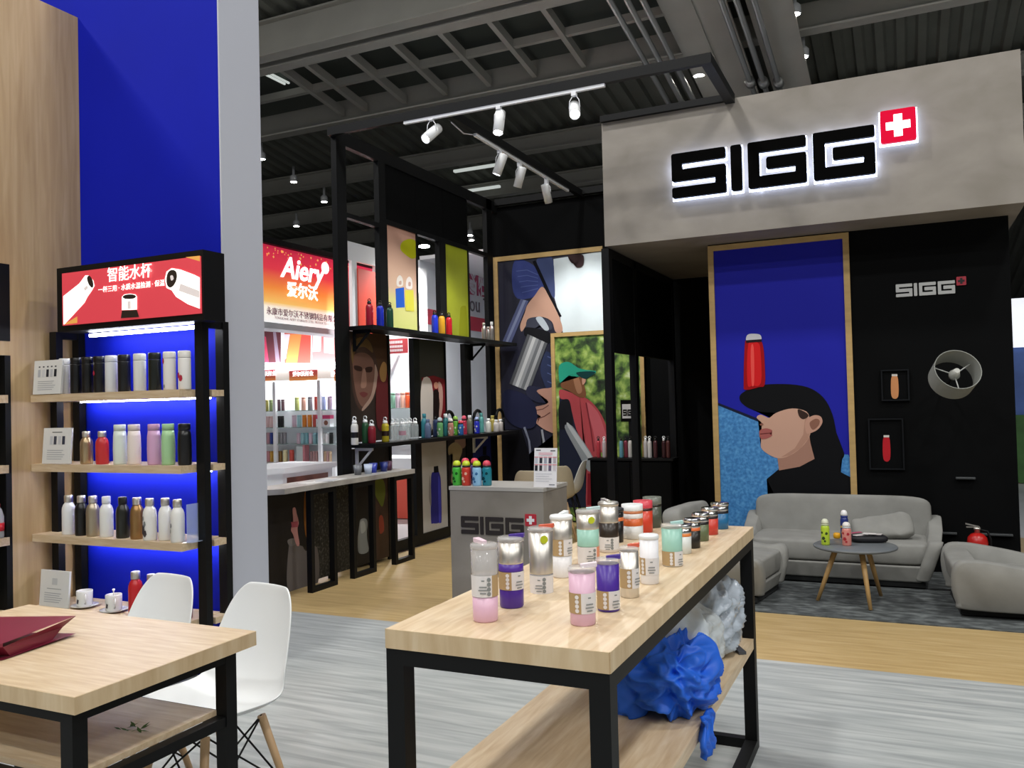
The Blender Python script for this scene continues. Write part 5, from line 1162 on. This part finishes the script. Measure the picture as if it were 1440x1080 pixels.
for px in (406, 468):
    a = wx(px, 600); n_('shelf_upright', (a.x-.03, YW-.38, 0), (a.x+.03, YW-.33, 1.95), BW)
n_('base_cabinet', (-11.2, YW-.42, 0), (-8.3, YW, zr[3]-.012), BW)
# stock on the booth shelves
G8 = 'stock on the neighbouring booth shelves'
proto = {}
def stock(px, row, col, h, label, w=.033, dy=0.):
    a = on(px, (577, 600, 623, 648)[row], 1, YW-.28-dy); key = (col, h, w); P_ = Vector((a.x, YW-.28-dy, zr[row]))
    if key in proto:
        src = proto[key]; r = src.copy(); COL.objects.link(r); r.location = P_; r['label'] = label
        for ch in src.children:
            c = ch.copy(); COL.objects.link(c); c.parent = r
        return r
    m = paint(col); r = thing('stock_flask', label, 'flask', P_, 0, G8)
    b = MB(); b.lathe([(w*.95, 0), (w, .006), (w, h*.8), (w*.96, h*.82)], m, 12); b.build('body', r); b = MB(); b.lathe([(w*.97, h*.825), (w*.97, h*.98), (w*.9, h), (.001, h)], m, 12); b.build('lid', r)
    proto[key] = r; return r
def run(x0, x1, row, cols, h, what, w=.033):
    n = len(cols)
    for i, c in enumerate(cols): stock(x0+(x1-x0)*i/(n-1), row, c, h, what % NAMES[c], w)
NAMES = {'b9a08a': 'tan', 'a9a25a': 'khaki', '8fa06a': 'sage', '5a4048': 'dark plum', 'e8c9c9': 'blush', '1d2020': 'black', '2a3038': 'charcoal', 'b9909a': 'dusty rose', '2f4390': 'navy', '9aa09a': 'grey', '8a8a90': 'slate', 'c78a90': 'rose', 'c79a3e': 'gold', '8a6a34': 'bronze', 'd9c0cf': 'lilac', '9fd0d8': 'aqua', '7fb9c4': 'teal', 'e6e6e6': 'white', 'b08a8a': 'mauve', 'c4a88a': 'sand', 'e0d9a8': 'cream', 'd0564a': 'coral', 'e08a2a': 'orange', 'd8487a': 'magenta', 'c9d88a': 'lime', 'a9b9e0': 'periwinkle', 'e0c9e6': 'pale lilac', 'e8b4a0': 'peach', '9ad0b4': 'mint', 'e0623a': 'vermilion'}
run(370, 398, 0, ('b9a08a', 'a9a25a', '8fa06a', '9aa09a', '5a4048', '5a4048'), .19, '%s flask in the short upper row of the neighbouring booth', .03)
run(372, 397, 1, ('e8c9c9', 'e8c9c9', 'e8c9c9', 'e8c9c9', '1d2020', '1d2020'), .19, '%s flask in the blush and black row of the neighbouring booth', .032)
run(373, 401, 2, ('2a3038', 'b9909a', '2f4390', '2f4390', '9aa09a', '8a8a90', '8a8a90'), .19, '%s flask in the navy row of the neighbouring booth', .03)
run(374, 395, 3, ('c78a90', 'c78a90', 'c79a3e', 'c79a3e', '8a6a34', '8a6a34'), .18, '%s flask in the gold row of the neighbouring booth', .030)
run(418, 464, 0, ('c9d88a', 'e8b4a0', '8a8a90', 'd0564a', 'a9b9e0', 'e0c9e6'), .22, '%s tumbler in the bright upper row of the neighbouring booth', .04)
run(414, 443, 1, ('d9c0cf', '9fd0d8', 'e08a2a', 'e08a2a', 'd0564a'), .20, '%s tumbler in the orange row of the neighbouring booth', .038)
run(420, 466, 2, ('d9c0cf', '9fd0d8', '7fb9c4', 'd9c0cf', '9fd0d8', '7fb9c4', 'e6e6e6', 'e6e6e6', '1d2020'), .18, '%s flask in the aqua row of the neighbouring booth', .032)
run(438, 465, 3, ('b08a8a', 'b08a8a', 'b08a8a', 'c4a88a', 'b08a8a', 'c4a88a', 'b08a8a', 'c4a88a'), .18, '%s flask in the mauve row of the neighbouring booth', .022)
run(401.5, 410.5, 3, ('e0d9a8', 'd0564a'), .20, '%s flask standing before the booth upright', .04)
run(553, 580, 0, ('9ad0b4', 'd9c0cf', 'e8b4a0', 'e0623a', 'e0623a'), .24, '%s flask in the row seen through the frame', .036)
a = on(425, 648, 1, YW-.24); b = MB(); b.span((a.x-.07, YW-.3, zr[3]), (a.x+.06, YW-.18, zr[3]+.26), paint('c9d4d2')); b.span((a.x+.062, YW-.3, zr[3]), (a.x+.10, YW-.18, zr[3]+.28), paint('c98088')); tag(b.build('gift_box'), 'pale green gift box with a rose side in the neighbouring booth', 'box')
a = on(457, 600, 1, YW-.28); t = thing('photo_box', 'white box with round pictures and a pink lid in the neighbouring booth', 'box', (a.x, YW-.28, zr[1]))
b = MB(); b.span((-.14, -.05, 0), (.14, .05, .13), WHITE); b.build('box_body', t); b = MB(); b.span((-.14, -.05, .13), (.14, .05, .19), paint('d8487a')); b.build('lid', t)
b = MB()
for x in (-.07, .06): b.lathe([(.001, 0), (.04, 0), (.04, .002)], paint('8a5a4a'), 14, (x, -.051, .065), Matrix.Rotation(PI/2, 4, 'X'))
b.build('print', t)
# booth counter
ct = thing('booth_counter', 'white chamfered counter with a brown picture strip in the neighbouring booth', 'counter', (-7.6, 9, 0))
z1 = .735
b = MB(); b.prism([(-8.1, 8.35, z1-.07), (-7.42, 8.35, z1-.07), (-7.25, 8.62, z1-.07), (-7.25, 9.75, z1-.07), (-8.1, 9.75, z1-.07)], (0, 0, .07), BW); b.build('counter_top', ct, w=True)
b = MB(); b.prism([(-8.05, 8.42, 0), (-7.47, 8.42, 0), (-7.32, 8.66, 0), (-7.32, 9.7, 0), (-8.05, 9.7, 0)], (0, 0, z1-.07), BW); b.build('body', ct, w=True)
a, d = on(404, 670, 0, -7.315), on(457, 655, 0, -7.315); b = MB(); b.span((-7.32, 8.74, .30), (-7.315, 9.6, .60), mat('counter_picture', '6a4238', .4, var=.4, scale=5)); b.build('picture_strip', ct, w=True, label='brown picture strip')
# red end panel, orange desk and small red sign seen through the frame
t = thing('red_panel_stand', 'white framed stand with an orange red panel beyond the frame', 'stand', (-7.0, 10.7, 0))
a, d = on(507, 470, 0, -6.9), on(531, 383, 0, -6.9)
for nm, x0, q0, q1, z0, z2, m in (('panel', -6.92, a.y, d.y, 1.9, d.z, BRED), ('frame_side', -6.94, a.y-.12, a.y, 0, d.z+.1, BW), ('frame_side', -6.94, d.y, d.y+.12, 0, d.z+.1, BW), ('frame_head', -6.95, on(489, 370, 0, -6.95).y, d.y+.3, d.z+.1, d.z+.36, BW), ('lower_panel', -6.92, a.y, d.y, .0, 1.9, BW)):
    b = MB(); b.span((x0-.05, q0, z0), (x0, q1, z2), m); b.build(nm, t, w=True)
b = MB(); b.span((-7.2, on(489, 420, 0, -7.2).y, 1.9), (-7.15, on(503, 420, 0, -7.2).y, d.z), mat('poster_rose', 'd8606a', .5, var=.3, scale=3)); b.build('rose_panel', t, w=True)
t = thing('orange_desk', 'orange red desk with a white top beyond the bar', 'desk', (-6.1, 9.9, 0))
b = MB(); b.span((-6.75, 9.6, 0), (-5.7, 10.2, .66), mat('desk_orange', 'de5a48', .5)); b.build('body', t, w=True); b = MB(); b.span((-6.77, 9.58, .66), (-5.68, 10.22, .80), BW); b.build('desk_top', t, w=True)
a, d = wx(553, 500), wx(584, 478); t = thing('red_sign', 'red sign with white text lines seen through the frame', 'sign', ((a.x+d.x)/2, YW-.4, a.z))
b = MB(); b.prism([(a.x, YW-.42, a.z), (d.x+.1, YW-.42, a.z), (d.x+.1, YW-.42, d.z), (a.x+.05, YW-.42, d.z)], (0, .02, 0), mat('red_sign_panel', 'b8424a', .5)); b.span((a.x+.1, YW-.40, a.z), (a.x+.13, YW-.0, a.z+.05), BW); b.build('sign_plate', t, w=True)
b = MB(); hz_ = d.z-a.z
for k, (f0, f1, u0) in enumerate(((.68, .86, .4), (.40, .56, .12), (.14, .30, .12))):
    x = a.x+(d.x-a.x)*u0
    while x < d.x: b.span((x, YW-.422, a.z+hz_*f0), (x+.022, YW-.42, a.z+hz_*f1), WHITE); x += .03
b.build('text_line', t, w=True)
# white booth further along with a red band and lettering
wb = thing('white_booth', 'white booth wall with a red band and red lettering behind the frame', 'booth', (-6.95, 14, 0))
b = MB(); b.span((-7.3, 12.0, 0), (-7.2, 24, 3.9), mat('booth_wall_white', 'e4e8f0', .45)); b.build('wall_panel', wb, w=True)
za = on(640, 452, 0, -7.2).z
b = MB(); b.span((-7.2, 12.0, za-.12), (-7.195, 24, za+.14), mat('band_red', 'cf4a5e', .5)); b.build('red_band', wb, w=True)
c = on(677, 401, 0, -7.19); text('奕佑商', .55, (-7.19, c.y, c.z), RX, mat('letter_magenta', 'b0406a', .5), 'lettering', wb, .004, bold=.01)
c = on(674, 430, 0, -7.19); text('you Tr', .42, (-7.19, c.y, c.z), RX, mat('letter_grey', '77707a', .5), 'lettering', wb, .004)
b = MB(); b.span((-7.2, 12.0, 3.9), (-5.2, 24, 3.96), BW); b.build('canopy', wb, w=True)
b = MB(); b.lathe([(.08, 0), (.08, .02), (.001, .02)], GLOW, 16, (on(597, 362, 0, -6.5).x, on(597, 362, 0, -6.5).y, 3.88)); b.build('downlight', wb, w=True)
# the light of the canopy's round downlight
q = on(597, 362, 0, -6.5); l = bpy.data.lights.new('canopy_downlight_beam', 'SPOT'); l.energy = 750; l.spot_size = math.radians(150); l.spot_blend = 1; l.shadow_soft_size = .08
o = bpy.data.objects.new('canopy_downlight_beam', l); COL.objects.link(o); o.location = (q.x, q.y, 3.86)
# far stand glimpsed past the lounge wall
t = thing('far_stand', 'bright far stand glimpsed past the end of the lounge wall', 'booth', (2.3, 16, 0))
b = MB(); b.span((1.2, 16, 0), (4.4, 16.1, 2.2), mat('far_blue', '4a6ab0', .5, var=.3, scale=2)); b.build('wall_panel', t, w=True); b = MB(); b.span((1.2, 15.95, 2.2), (4.4, 16.05, 3.0), mat('far_glow', 'ffffff', .5, emit=.7, ecol='eef4ff')); b.build('lit_header', t, w=True)
b = MB(); b.span((1.2, 15.9, .0), (4.4, 15.98, 1.1), mat('far_green', '3f6a34', .6, var=.3, scale=3)); b.build('green_front', t, w=True)
t = thing('far_lightbox', 'white lit box sign past the end of the fascia', 'sign', (2.1, 13, 3.4)); b = MB(); b.span((1.62, 13, 4.3), (2.8, 13.2, 5.3), MATS['far_glow']); b.build('lit_face', t, w=True); b = MB(); b.span((1.62, 13.02, 0), (1.7, 13.18, 4.3), BLACK); b.build('stand_post', t, w=True)
